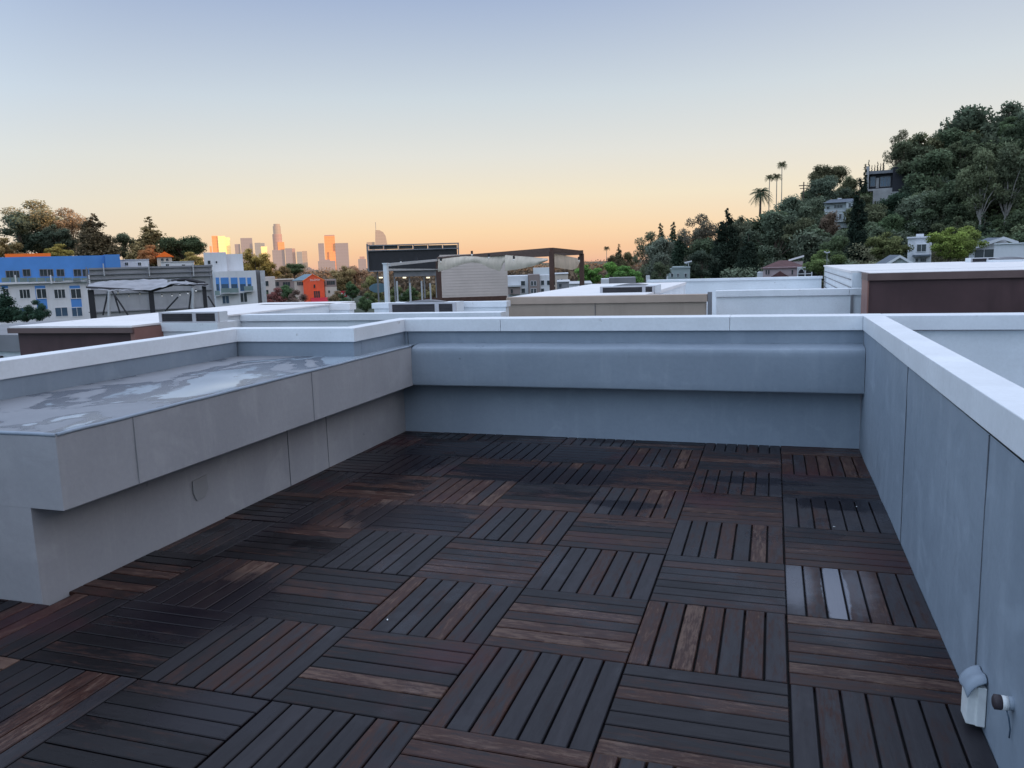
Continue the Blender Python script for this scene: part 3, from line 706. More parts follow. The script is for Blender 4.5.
for i, (px, yt, yb, D, c, kind) in enumerate(((262, 286, 312, 120, (.03, .05, .03), 'bush'), (275, 288, 312, 118, (.10, .045, .05), 'bush'), (287, 285, 312, 119, (.035, .06, .035), 'oak'), (296, 290, 312, 117, (.07, .05, .05), 'bush'),
                                       (335, 291, 312, 130, (.09, .07, .05), 'bush'), (346, 294, 314, 125, (.03, .05, .03), 'bush'), (366, 293, 312, 120, (.04, .06, .035), 'bush'), (380, 290, 312, 128, (.08, .09, .05), 'oak'),
                                       (398, 286, 312, 120, (.06, .075, .04), 'oak'), (410, 284, 312, 118, (.035, .055, .03), 'oak2'), (424, 288, 312, 122, (.09, .085, .05), 'oak2'), (434, 285, 312, 125, (.10, .08, .05), 'oak'))):
    lbs = ['dark shrub below the pale flats beside the white apartment block', 'red leaved shrub left of the orange gabled house', 'green street tree left of the orange gabled house', 'purplish shrub at the left foot of the orange gabled house',
           'brown shrub at the right foot of the orange gabled house', 'dark low shrub right of the red awning', 'green shrub left of the tall white post', 'olive tree just behind the tall white post',
           'olive tree seen through the billboard posts, nearest the white post', 'dark green tree seen through the middle of the billboard posts', 'pale olive tree seen through the billboard posts on the right', 'brownish tree beside the beige stair wall']
    tree_px(kind, px, yt, yb, D, c, lbs[i], .9)
# centre right green trees behind the pergola
tree_px('oak2', 590, 263, 292, 95, (.055, .11, .035), 'bright green bushy tree right behind the pergola corner', 1.2)
tree_px('oak', 612, 262, 292, 98, (.06, .115, .035), 'bright green bushy tree right of the pergola', 1.1)
tree_px('bush', 630, 266, 290, 96, (.05, .10, .035), 'bright green bush at the foot of the wooded hill', 1.3)
tree_px('pine2', 619, 243, 275, 260, (.055, .05, .035), 'thin distant conifer left of the wooded hill', .9)
tree_px('oak', 629, 252, 275, 250, (.06, .055, .035), 'small dark distant tree next to the thin conifer', .9)
tree_px('fanpalm', 607, 246, 275, 300, (.05, .045, .03), 'small distant fan palm left of the thin conifer', 1.0)
tree_px('oak', 613, 255, 275, 270, (.07, .055, .04), 'tiny distant tree between palm and conifer', .8)

# hillside landmarks
tree_px('gum2', 651, 230, 282, 130, (.055, .065, .05), 'greyish airy tree at the left end of the wooded hill', 1.0)
tree_px('pepper', 662, 238, 284, 118, (.06, .07, .065), 'grey green tree behind the sage house', 1.2)
tree_px('cypress', 661, 222, 270, 150, GD, 'dark slim conifer, left of the pair on the skyline', 1.0)
tree_px('cypress', 673, 221, 270, 150, GD, 'dark slim conifer, right of the pair on the skyline', 1.0)
tree_px('pine', 682, 228, 274, 140, GD, 'dark ragged conifer right of the slim pair', 1.)
tree_px('gum2', 701, 212, 276, 135, (.06, .055, .05), 'tall greyish tree with thin crown left of the large dark cypress', .9)
tree_px('bigcypress', 726, 206, 279, 108, (.012, .018, .015), 'large dark cypress rising above the skyline on the left slope', .9)
tree_px('oak2', 741, 213, 262, 125, (.045, .05, .04), 'dark bushy tree directly behind the large dark cypress', .8)
tree_px('bigcypress', 748, 232, 279, 98, (.013, .020, .017), 'shorter dark cypress left of the brown roofed house', 1.0)
tree_px('cypress', 857, 176, 265, 93, (.010, .016, .014), 'tall black green cypress below the pale hill house', .88)
tree_px('datepalm', 760, 186, 215, 165, (.035, .048, .035), 'bushy palm on the skyline left of the three tall palms', .95)
tree_px('fanpalm', 769, 174, 218, 170, (.045, .05, .03), 'tall thin palm, shortest and leftmost of the three on the skyline', 1.0)
tree_px('fanpalm', 776, 173, 222, 165, (.045, .05, .03), 'tall thin palm between the other two on the skyline', .95)
tree_px('fanpalm', 781, 161, 212, 165, (.045, .05, .03), 'tallest of the three thin palms on the skyline', .9)
tree_px('dome', 826, 164, 212, 160, (.05, .05, .035), 'flat topped umbrella pine above the pale hill house', .95)
tree_px('pepper', 826, 176, 214, 150, (.045, .058, .05), 'wide drooping tree under the umbrella pine', 1.2)
tree_px('pepper', 848, 176, 212, 152, (.06, .065, .045), 'small olive tree between the umbrella pine and the dark house', .8)
tree_px('pepper', 790, 196, 240, 135, (.05, .065, .055), 'drooping grey green tree below the palms', 1.2)
tree_px('pepper', 775, 212, 262, 120, (.045, .058, .048), 'large rounded drooping tree on the left slope', 1.2)
tree_px('pepper', 812, 198, 246, 132, (.05, .062, .05), 'drooping tree left of the pale hill house', 1.)
tree_px('gum2', 901, 128, 186, 160, (.06, .06, .045), 'tall airy tree just right of the dark modern house', .8)
tree_px('oak2', 917, 128, 200, 150, (.042, .05, .036), 'dark round headed tree right of the dark modern house', .9)
tree_px('oak2', 943, 117, 200, 150, (.055, .055, .035), 'tall brown green tree on the upper ridge', 1.)
tree_px('oak', 965, 107, 200, 152, (.038, .05, .04), 'dark ridge tree left of the highest tree', 1.)
tree_px('oak2', 992, 97, 200, 150, (.042, .052, .042), 'highest tree on the ridge with a wide dark crown', 1.05)
tree_px('oak2', 1020, 97, 200, 152, (.035, .045, .038), 'dark ridge tree at the right edge of the photo', 1.)
tree_px('gum', 978, 150, 246, 105, (.055, .065, .045), 'slender tree with bare pale trunks on the right slope, left of the pair', .85)
tree_px('gum', 1004, 142, 246, 105, (.05, .06, .045), 'slender tree with bare pale trunks on the right slope, right of the pair', .8)
tree_px('oak2', 948, 225, 266, 62, GY, 'bright yellow green tree in front of the white gabled house', 1.25)
tree_px('oak', 966, 226, 262, 66, (.08, .10, .035), 'yellow green tree touching the dark roof of the white gabled house', 1.1)
tree_px('oak2', 886, 230, 268, 75, (.06, .068, .035), 'olive tree right of the tall black green cypress', 1.3)
tree_px('oak', 836, 236, 276, 80, (.04, .055, .035), 'dark green tree behind the arched porch', 1.1)
tree_px('bush', 822, 250, 276, 75, (.055, .075, .035), 'green shrub right of the arched porch', 1.3)
tree_px('pepper', 830, 212, 250, 110, (.06, .045, .04), 'reddish brown tree below the pale hill house', .9)
tree_px('oak', 660, 262, 286, 90, (.045, .055, .04), 'dull green tree left of the sage house', 1.)
tree_px('oak', 702, 250, 282, 100, (.03, .04, .035), 'dark tree right of the sage house', 1.1)

# houses first need clear ground: (az_min, az_max, d_max) windows in front of which no wild tree is set
CLEAR = [(664, 694, 150), (752, 818, 150), (818, 864, 165), (858, 902, 178), (898, 940, 112), (955, 1030, 100), (868, 925, 90)]
def px_of(x, y, z):
    v = Vector((x, y, z-H)); dd = v.dot(CD); return 512+F*v.dot(CR)/dd, 384-F*v.dot(CU)/dd
HOUSEBOX = [(666, 264, 692, 284, 98), (756, 254, 814, 284, 88), (822, 192, 862, 224, 150), (860, 160, 900, 204, 165), (903, 232, 938, 264, 92), (962, 236, 1030, 262, 72), (872, 253, 926, 268, 60)]
KIND = [('oak', (.035, .047, .033), 'dark green rounded tree in the woods covering the hillside'), ('oak2', (.045, .055, .038), 'dull green dense tree in the woods covering the hillside'),
        ('pepper', (.05, .062, .052), 'grey green drooping tree in the woods covering the hillside'), ('gum2', (.06, .062, .048), 'airy pale barked tree in the woods covering the hillside'),
        ('bush', (.04, .055, .035), 'low green bush in the woods covering the hillside'), ('pine2', (.028, .04, .032), 'dark pointed conifer in the woods covering the hillside')]
for a in ((872, 205, 250, 120, 'pepper', 'grey green tree right of the tall cypress, below the dark modern house'), (884, 196, 236, 135, 'oak2', 'dark tree directly under the dark modern house'), (897, 193, 236, 132, 'oak', 'dark tree under the right end of the dark modern house'),
          (905, 210, 250, 118, 'oak2', 'dull green tree above the white bay windowed house'), (890, 215, 255, 105, 'pepper', 'grey green tree between the tall cypress and the bay windowed house'), (918, 205, 245, 125, 'pepper', 'drooping tree high above the bay windowed house'),
          (868, 222, 262, 100, 'oak', 'green tree touching the right flank of the tall cypress'), (845, 222, 262, 105, 'oak2', 'dark tree touching the left flank of the tall cypress'), (866, 196, 230, 140, 'bush', 'bush left below the dark modern house'),
          (818, 222, 262, 108, 'oak2', 'dense dark tree above the arched porch'), (802, 218, 256, 112, 'oak', 'dark tree above the brown hipped roof')):
    tree_px(a[4], a[0], a[1], a[2], a[3], random.choice((GD, GM, GB, GO)), a[5], 1.2)
rt = random.Random(5); placed = []
tries = 0
while tries < 6000 and len(placed) < 210:
    tries += 1
    az = rt.uniform(-8, 26); d = rt.uniform(78, 205)
    x, y = d*math.sin(R(az)), d*math.cos(R(az)); z = ground_z(x, y)
    if any((x-a)**2+(y-c)**2 < (.045*d)**2 for a, c in placed): continue
    k = rt.choices(range(6), (5, 5, 4, 2, 5, 1))[0]; h = rt.uniform(5.5, 10) if k != 4 else rt.uniform(3, 5)
    if d > 150: h *= .8
    px, pt = px_of(x, y, z+h); _, pb = px_of(x, y, z)
    bad = False
    wpx = .4*h/d*F
    for (a, yt, c, yb, D) in HOUSEBOX:
        if d < D+6 and px+wpx > a and px-wpx < c and pb > yt and pt < yb: bad = True
    sky = interp(px, [(600, 262), (640, 246), (660, 236), (690, 232), (720, 222), (755, 212), (790, 200), (805, 188), (830, 180), (870, 182), (890, 150), (905, 145), (930, 138), (960, 122), (990, 112), (1030, 108), (1400, 60)])
    if pt < sky: bad = True
    if bad: continue
    placed.append((x, y)); key, c, lb = KIND[k]
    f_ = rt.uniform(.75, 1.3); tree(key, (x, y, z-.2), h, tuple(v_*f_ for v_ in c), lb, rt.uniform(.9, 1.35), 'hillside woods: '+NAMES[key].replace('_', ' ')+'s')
# undergrowth over the slope
rs = np.random.RandomState(3); blobs = []
for i in range(2600):
    az = rs.uniform(-9, 27); d = rs.uniform(75, 215); x, y = d*math.sin(R(az)), d*math.cos(R(az)); r_ = rs.uniform(.9, 2.4)
    z = ground_z(x, y); skip = False
    px, pt = px_of(x, y, z+r_)
    for (a, yt, c, yb, D) in HOUSEBOX:
        if d < D+4 and px > a-8 and px < c+8 and yt-6 < pt < yb: skip = True
    if not skip: blobs.append(((x, y, z+.2), (r_*1.2, r_*1.2, r_*.8), rs.uniform(.1, .9)))
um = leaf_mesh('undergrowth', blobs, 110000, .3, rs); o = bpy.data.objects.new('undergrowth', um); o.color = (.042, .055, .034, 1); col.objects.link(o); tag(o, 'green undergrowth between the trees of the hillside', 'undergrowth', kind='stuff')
# far canopy of the city up to the horizon
blobs = []
for i in range(900):
    az = rs.uniform(-58, -6); d = rs.uniform(260, 1100); x, y = d*math.sin(R(az)), d*math.cos(R(az)); r_ = rs.uniform(3, 6)*(1+d/1500)
    blobs.append(((x, y, G-1+r_*.5), (r_*1.3, r_*1.3, r_), rs.uniform(.1, .9)))
um = leaf_mesh('distant_woodland', blobs, 60000, .9, rs); o = bpy.data.objects.new('distant_woodland', um); o.color = (.062, .046, .038, 1); col.objects.link(o); tag(o, 'brown green tree canopy of the city stretching to the skyline', 'woodland', kind='stuff')

# ------------------------------------------------------------------ buildings out in the view
class Bld:
    """a building squared up to the line of sight at px; u runs along the facade, v away from us; sights give extents at depth D"""
    def __init__(s, name, label, px, D, cat='building', rz=0.):
        p = at(px, 300, D); s.D = D; s.fh = Vector((p.x, p.y, 0)).normalized(); s.rh = Vector((s.fh.y, -s.fh.x, 0)); s.Dh = p.dot(s.fh)
        s.z = min(ground_z(p.x, p.y), G); s.p = Vector((p.x, p.y, s.z))
        s.t = empty(name, s.p, label, cat, math.atan2(s.rh.y, s.rh.x)+rz); s.px0 = px
    def at(s, px, py):
        v = ray(px, py); return Vector((0, 0, H)) + v*(s.Dh/v.dot(s.fh))
    def u(s, px, py=280): return (s.at(px, py)-s.p).dot(s.rh)
    def zz(s, px, py): return s.at(px, py).z - s.z
    def rect(s, px0, px1, y0, y1, dy=0.):
        u0, u1 = s.u(px0, (y0+y1)/2), s.u(px1, (y0+y1)/2); xm = (px0+px1)/2
        return u0, u1, s.zz(xm, y1)+dy, s.zz(xm, y0)+dy
    def box(s, name, mat, px0, px1, y0, y1=None, v0=0., v1=8., parent=None):
        u0, u1, z0, z1 = s.rect(px0, px1, y0, y1 if y1 else y0+5)
        if y1 is None: z0 = -1.5
        return MB().box(u0, u1, v0, v1, z0, z1).build(name, mat, parent or s.t)
    def window(s, px0, px1, y0, y1, v=0., frame='white', pane='glass', bars=1, fw=None):
        u0, u1, z0, z1 = s.rect(px0, px1, y0, y1); fw = fw or (z1-z0)*.07
        f = MB()
        for a, c, e, g_ in ((u0-fw, u0, z0-fw, z1+fw), (u1, u1+fw, z0-fw, z1+fw), (u0, u1, z0-fw, z0), (u0, u1, z1, z1+fw)): f.box(a, c, v-.08, v+.02, e, g_)
        for k in range(bars): um = u0+(u1-u0)*(k+1)/(bars+1); f.box(um-fw*.35, um+fw*.35, v-.06, v+.0, z0, z1)
        w_ = f.build('window', M[frame], s.t); MB().box(u0, u1, v-.03, v+.01, z0, z1).build('pane', M[pane], w_); return w_

# blue and white apartment building
B = Bld('apartment_building', 'long blue and white apartment building with an orange roof band', 55, 120)
B.box('upper_storey', M['blue'], -30, 106, 256.5, 285, 0.6, 12)
B.box('end_block', M['blue'], 106, 121, 254.5, 285, -.2, 12)
o = B.box('penthouse', M['orange'], 4, 51, 253, 260.5, 3., 9.)  # orange base colour stands in for low sun on the roof band
B.box('lower_storeys', M['white'], -30, 90, 283.8, None, -.6, 12); B.box('floor_edge', M['white'], -30, 91, 281.6, 283.6, -1.3, .6)
B.box('side_wall', M['white'], 90.2, 112, 285.5, None, .0, 12)
for a, c in ((6, 13), (14, 19), (23, 30), (40, 47), (48, 53), (57, 64), (74, 81), (83, 88), (93, 97)): B.window(a, c, 269.5+ (a < 20)*1.5, 276+(a < 20)*1.5, .58, 'midgray', 'glass', 1)
for k in range(10): B.box('balcony_panel', M['balc'], 2+8.8*k, 10.3+8.8*k, 277.6-.0*k, 282, -1.3, -1.24)
for px in (16, 51, 89): B.box('balcony_post', M['white'], px-.7, px+.7, 275, 284, -1.4, -1.2)
for px0, px1 in ((3, 9.5), (36, 46.5), (70.5, 81)):
    B.box('blue_bay', M['blue'], px0, px1, 285.5, 309, -.63, -.5)
for a, c in ((20, 30), (54.5, 65)): B.window(a, c, 289.5, 298, -.6, 'white', 'glass', 2)
for a, c in ((3.5, 9), (37, 46.3), (71, 80.8)): B.window(a, c, 289, 298, -.66, 'white', 'glass', 1)
for a, c in ((20.5, 34), (55.5, 67.5), (72, 82)): B.window(a, c, 307.5, 316, -.6, 'white', 'glassblue', 1)
for k, x in enumerate((70, 84)): B.box('condenser_unit', M['lightgray'], x+22, x+28, 252.4+12.5, 269, 1., 2.)
tree_px('pine2', 8, 286, 322, 62, (.018, .036, .03), 'dark green conifer in front of the blue building at the left edge', 1.5)
tree_px('bush', 40, 300, 322, 58, (.018, .036, .03), 'dark bushy shrub in front of the white lower storeys', .9)
tree_px('bush', 27, 307, 322, 60, (.02, .038, .03), 'low dark shrub between the conifer and the bushy shrub', 1.4)
# low white sheds behind the pergola wall
B = Bld('building', 'low white flat roofed building right of the blue block', 134, 130); B.box('wall', M['white'], 119, 149, 260, None); B.box('roof_edge', M['lightgray'], 118.7, 149.3, 259.3, 260, -.15, 8.1); B.window(125, 128, 262.5, 265.5); B.window(138, 141, 262.5, 265.5)
B = Bld('building', 'low white flat roofed building left of the white stair tower', 178, 125); B.box('wall', M['white'], 161, 194, 262, None); B.box('roof_edge', M['lightgray'], 160.7, 194.3, 261.3, 262, -.15, 8.1); B.window(166, 169, 264, 267); B.window(182, 185, 264.5, 267)
B = Bld('house', 'small house with an orange lit roof among the trees on the left', 164, 170, 'house'); B.box('wall', M['cream'], 157, 172, 257, None)
u0, u1, z0, z1 = B.rect(155, 174, 251.5, 257); B_r = MB().prism([(u0, z0), (u1, z0), ((u0+u1)/2, z1)], 'y', -.5, 9).build('roof', M['orange'], B.t); B.window(161, 163.5, 258.5, 261); B.window(166, 168.5, 258.5, 261)
# white apartment block with blue bays
B = Bld('apartment_building', 'white apartment block with a stair tower and blue recessed balconies', 230, 95)
B.box('tower', M['white'], 203, 226, 252, None, 2., 7.); B.box('tower', M['white'], 226, 243, 253.5, None, 2.6, 7.)
B.box('wall', M['white'], 214, 256, 271, None, 0, 7.); B.box('side_block', M['midgray'], 256.5, 259.5, 270, None, 1.0, 7.); B.box('side_block', M['lightgray'], 260, 265, 270.5, None, .5, 7.)
for a, c in ((216, 219.5), (221, 229), (231, 237.8), (239.8, 246), (247.5, 251.5)):
    bay = B.box('bay', M['blue'], a, c, 277.5, 291, -.03, 0); u0, u1, z0, z1 = B.rect(a+.4, c-.4, 284, 290.5); MB().box(u0, u1, -.05, -.03, z0, z1).build('pane', M['glassblue'], bay)
for a, c, y in ((215, 220, 294), (229.5, 238.5, 291.5), (244, 253, 289.5), (221, 229.5, 291.5)):
    bl = B.box('balcony', M['lightgray'], a, c, y+1, y+2, -.9, 0); u0, u1, z0, z1 = B.rect(a, c, y-3.5, y+1); MB().box(u0, u1, -.9, -.86, z0, z1).build('railing', M['balc'], bl)
B.window(222.5, 229, 296, 303.5, 0., 'white', 'glassblue', 1); B.window(240.5, 247, 293, 302, 0., 'white', 'glass', 1)
B.window(207.5, 210, 260.5, 264, 2., 'lightgray', 'lightgray' if False else 'glass', 0); B.window(215.5, 217, 261, 263, 2., 'lightgray', 'glass', 0)
B = Bld('building', 'pale flats with small square windows right of the white apartment block', 269, 130); B.box('wall', M['siding'], 263, 275, 277, None)
for y in (281, 290, 299): B.window(265.5, 268.5, y, y+5, 0, 'siding', 'glass', 0)
# orange gabled building
B = Bld('house', 'bright orange gabled building with a white sign and red awning', 314, 175, 'house')
u0, u1, z0, z1 = B.rect(304, 325, 281, 312); zp = B.zz(314, 274.5)
MB().prism([(u0, 0), (u1, 0), (u1, z1), ((u0+u1)/2-.1, zp), (u0, z1)], 'y', 0, 9).build('wall', M['redorange'], B.t)
MB().prism([(u0-.12, z1-.1), (u0-.12, z1+.1), ((u0+u1)/2-.1, zp+.12), (u1+.12, z1+.1), (u1+.12, z1-.1), ((u0+u1)/2-.1, zp+.02)], 'y', -.12, 6).build('roof', M['orange'], B.t)
u0, u1, z0, z1 = B.rect(295, 304, 280.5, 312); MB().box(u0, u1, 1.5, 9, 0, z1).build('side_wall', M['cream'], B.t)
za = B.zz(300, 274.5); MB().quad([(u0-.5, 1.2, z1), (u1, 1.2, z1), (u1+2.6, 5.5, za), (u0+2.2, 5.5, za)]).build('side_roof', M['blueroof'], B.t)
B.window(297, 303, 281.8, 285.5, 1.5, 'cream', 'louvre', 3)
B.window(313.7, 315.3, 284.5, 288, 0., 'redorange', 'glass', 0, .05); B.window(314, 320, 291, 299, 0., 'redorange', 'glass', 2)
B.box('white_wing', M['cream'], 325.2, 337, 287, None, .5, 8); B.window(328.3, 330, 290.5, 293, .5, 'cream', 'glass', 0); B.box('upper_wing', M['taupe'], 325.2, 336.5, 279.5, 286.8, 1.5, 8)
B.window(327, 335, 281, 285, 1.5, 'taupe', 'glass', 3)
uA, uB, zA, zB = B.rect(311, 328, 297.5, 302); MB().prism([(-2.2, zA), (0, zA), (0, zB)], 'x', uA, uB).build('awning', simple('red_awning', (.45, .03, .05)), B.t)
def text(s, name, parent, loc, size, mat, width=None):
    cu = bpy.data.curves.new(name, 'FONT'); cu.body = s; cu.size = size; cu.align_x = 'CENTER'; cu.align_y = 'CENTER'; cu.extrude = .02
    ob = bpy.data.objects.new(name, cu); col.objects.link(ob); dg = bpy.context.evaluated_depsgraph_get(); me = bpy.data.meshes.new_from_object(ob.evaluated_get(dg)); bpy.data.objects.remove(ob)
    me.materials.clear(); me.materials.append(mat); o = bpy.data.objects.new(name, me); col.objects.link(o); o.parent = parent; o.location = loc; o.rotation_euler = (math.pi/2, 0, 0)
    if width: 
        w_ = max(v.co.x for v in me.vertices)-min(v.co.x for v in me.vertices); o.scale.x = width/w_
    return o
wm = simple('white_letters', (.8, .78, .75))
text('BIG SHOP', 'sign_letters', B.t, (B.u(315), -.03, B.zz(315, 280)), .62, wm, (B.u(320)-B.u(310)))
# dark workshop left of orange house
B = Bld('building', 'dark low commercial building left of the orange gabled house', 283, 190); B.box('wall', M['taupe'], 271, 294, 280, None); B.box('roof_edge', M['orange'] if False else M['cream'], 270.5, 294.5, 279.2, 280, -.3, 8); B.window(274, 279, 282, 286, 0, 'taupe', 'glass', 1); B.window(283, 290, 282, 286, 0, 'taupe', 'glass', 2)
# red sign right
B = Bld('street_sign', 'red and white roadside sign right of the orange gabled building', 342, 150, 'sign'); B.box('board', simple('sign_red', (.5, .03, .05)), 336, 347, 291, 297, 0, .3)
for x in (338, 341, 344): B.box('white_panel', wm, x, x+1.6, 293, 295.5, -.05, -.003)
B.box('post', M['midgray'], 341, 342, 297, None, .05, .25)

# apartments seen under the pergola
B = Bld('apartment_building', 'white and taupe apartment block seen under the pergola', 525, 115)
B.box('white_wing', M['white'], 504, 528, 276, None, 0, 8); B.box('taupe_wing', M['taupe'], 528.3, 539.5, 274.5, None, -.6, 8); B.box('white_wing', M['white'], 539.8, 553, 275, None, -.2, 8)
B.box('rooftop_block', M['greyhouse'], 534, 553, 268, None, 4, 10); B.box('carport', M['taupe'], 508, 520, 286.5, 294, -1.2, -.02); 
for a, c, y, v in ((521, 525, 281, 0), (521.5, 525, 288.5, 0), (531, 533, 281, -.6), (534, 536, 281, -.6), (531, 533, 288.5, -.6), (534, 536, 288.5, -.6), (541, 544, 280.5, -.2), (541, 544, 288.5, -.2), (547, 550, 280.5, -.2)): B.window(a, c, y, y+4.5, v, 'white', 'glass', 0)
B.window(511, 513, 289, 293, -1.2, 'taupe', 'glass', 0); B.box('balcony', M['lightgray'], 507, 521, 285, 286.5, -1.5, -.01)
B = Bld('building', 'cream building right of the pergola post', 564, 130); B.box('wall', M['cream'], 555, 568, 274, None); B.window(557.5, 559, 279, 282.5, 0, 'cream', 'glass', 0); B.window(561, 562.5, 279, 282.5, 0, 'cream', 'glass', 0); B.box('roof_edge', M['white'], 554.6, 568.4, 273.3, 274, -.2, 8.1)
B = Bld('building', 'low dark grey building at the foot of the right pergola post', 562, 80); B.box('wall', M['midgray'], 557, 570, 282, None); B.box('roof_edge', M['lightgray'], 556.7, 570.3, 281.4, 282, -.15, 8.1); B.window(559, 561.5, 284, 287, 0, 'midgray', 'glass', 0)
B = Bld('building', 'low white roof between the pergola post and the bright green trees', 577, 70); B.box('wall', M['white'], 569, 592, 284, None); B.box('roof_edge', M['lightgray'], 568.8, 592.2, 283.3, 284, -.15, 8.1)
B = Bld('building', 'small white rooftop block left of the louvred vent on the tan roof', 605, 45); B.box('wall', M['white'], 601, 609, 279, None, 0, 2); B.box('wing', M['midgray'], 609.2, 636, 277.8, None, .3, 2.5); B.box('stack', M['white'], 646.5, 650, 275.5, None, .2, .6)

# pergola on the neighbouring terrace
P1, P2, P3 = at(551.5, 250, 31), at(581.5, 253, 43), at(438, 259, 50)
zt = 1.96
t = empty('pergola', (P1.x, P1.y, -.6), 'brown timber pergola with slack beige canvas shades', 'pergola')
L = lambda p, z: (p.x-P1.x, p.y-P1.y, z+.6)
for p, r_ in ((P1, .085), (P2, .11), (P3, .12)):
    q_ = L(p, 0); MB().box(q_[0]-r_, q_[0]+r_, q_[1]-r_, q_[1]+r_, -.5, zt+.6).build('post', M['darkbrown'], t)
def beam(p, q_, z, r_, name, mat, par=t, z2=None):
    a, c = Vector(L(p, z)), Vector(L(q_, z if z2 is None else z2)); dd = (c-a).normalized(); sd = dd.cross(Vector((0, 0, 1))).normalized()*r_; up = Vector((0, 0, r_*1.2))
    w = MB(); pts = [a-sd-up, a+sd-up, a+sd+up, a-sd+up, c-sd-up, c+sd-up, c+sd+up, c-sd+up]; w.v = [tuple(x) for x in pts]
    for f in ((0,1,2,3),(7,6,5,4),(0,4,5,1),(1,5,6,2),(2,6,7,3),(3,7,4,0)): w.f.append(f); w.m.append(0)
    return w.build(name, mat, par)
P4 = P3 + (P2-P1)
beam(P3, P1, zt+.04, .07, 'beam', M['darkbrown'], z2=zt+.07); beam(P1, P2, zt+.07, .07, 'beam', M['darkbrown']); beam(P4, P2, zt+.06, .1, 'beam', M['darkbrown'])
def shade(d0, d1, pts, nm='canvas_shade'):
    """pts: (px, top, bottom) sights along the cloth; d0,d1 depth at the two ends"""
    w = MB(); K, J = 40, 5; x0, x1 = pts[0][0], pts[-1][0]
    for i in range(K+1):
        s_ = i/K; px = x0+(x1-x0)*s_; D = 1/((1-s_)/d0 + s_/d1)
        yt = interp(px, [(a, b_) for a, b_, c in pts]); yb = interp(px, [(a, c) for a, b_, c in pts])
        for j in range(J+1):
            p = at(px, yt+(yb-yt)*j/J, D - .35*math.sin(j/J*2.6) - .03*math.sin(s_*22+j*.9)); w.v.append((p.x-P1.x, p.y-P1.y, p.z+.6))
    for i in range(K):
        for j in range(J): q0 = i*(J+1)+j; w.f.append((q0, q0+J+1, q0+J+2, q0+1)); w.m.append(0)
    return smooth(w.build(nm, M['canvas'], t))
shade(49, 37, [(438, 259.5, 272), (450, 257.8, 268.5), (466, 256, 263), (472, 255.3, 262.2), (480, 255, 263.5), (490, 255, 268), (500, 255, 271.3), (503.5, 255, 263), (505, 255, 262)])
shade(36.5, 31.4, [(505, 255, 271), (518, 256, 269.3), (532, 257, 266.5), (541, 258, 263.5), (548, 258.5, 260.5)])
shade(32, 42, [(553, 253, 267), (562, 255, 268.5), (572, 257, 270), (577, 258, 268), (580, 258.3, 262)])
beam(at(389, 262, 33), P3, 1.66, .05, 'white_valance', M['lightgray'], z2=1.90)
t2 = empty('post', (at(387.5, 300, 30).x, at(387.5, 300, 30).y, -.6), 'tall white square post left of the beige canvas pergola', 'post'); MB().box(-.075, .075, -.075, .075, -.5, at(387, 264, 30).z+.6).build('shaft', M['cap'], t2); MB().box(-.1, .1, -.1, .1, at(387, 264, 30).z+.6, at(387, 264, 30).z+.64).build('cap', M['cap'], t2)
q_ = at(387.5, 268, 31); beam(q_, P3, at(400, 269, 33).z, .03, 'rail', M['lightgray'], z2=at(438, 269.5, 50).z)
# string light bulbs on the pergola
for i, (px, py, D) in enumerate(((401, 263.5, 36), (417, 263, 41), (441, 263, 48), (472, 256, 41), (489, 259, 38), (514, 261, 34.5), (579, 262, 40), (553, 268, 31), (554, 287, 31))):
    p = at(px, py, D); bt = empty('festoon_bulb', (p.x, p.y, p.z), 'small bulb of the festoon string hung on the canvas pergola', 'light bulb', group='festoon bulbs on the pergola')
    k_ = D/38; smooth(MB().tube([(0, 0, 0), (0, 0, .05*k_), (0, 0, .1*k_)], [.02*k_, .05*k_, .02*k_], 8).build('bulb', M['bulb'], bt)); MB().box(-.04*k_, .04*k_, -.04*k_, .04*k_, .1*k_, .24*k_).build('socket', M['dark'], bt)
# beige stair housing
B = Bld('stair_housing', 'beige lap sided stair housing behind the canvas shades', 474, 53)
B.box('wall', M['siding'], 439.5, 507, 254, None, 0, 3.); 
u0, u1, z0, z1 = B.rect(439.5, 507, 254, 297); sdg = MB()
for k in range(1, 15): z = z0+(z1-z0)*k/15; sdg.prism([(0, z-.01), (-.012, z-.01), (-.002, z+.12)], 'x', u0, u1)
sdg.build('lap_siding', M['siding'], B.t); 
B2 = Bld('deck_fascia', 'dark brown raised roof edge under the stair housing', 470, 51.5, 'roof edge'); B2.box('fascia', M['darkbrown'], 433, 507, 297, 301.5, 0, .3); u0, u1, z0, z1 = B2.rect(387, 434, 299, 301)
MB().quad([(u0, -6, B2.zz(387, 302.5)), (u1, 0, z1+.1), (u1, 0, z1-.25), (u0, -6, B2.zz(387, 303.5))]).build('fascia', M['darkbrown'], B2.t)
for i, px in enumerate((398, 411, 422.5, 431)):
    p = at(px, 302, 46); tt = empty('rail_post', (p.x, p.y, p.z), 'thin grey rail post standing under the billboard', 'post', group='thin rail posts left of the stair housing'); hgt = at(px, 281+(i % 2)*2, 46).z-p.z; MB().tube([(0, 0, 0), (0, 0, hgt)], .05, 8).tube([(-.12, 0, 0), (.12, 0, 0)], .05, 6).build('shaft', M['lightgray'], tt)

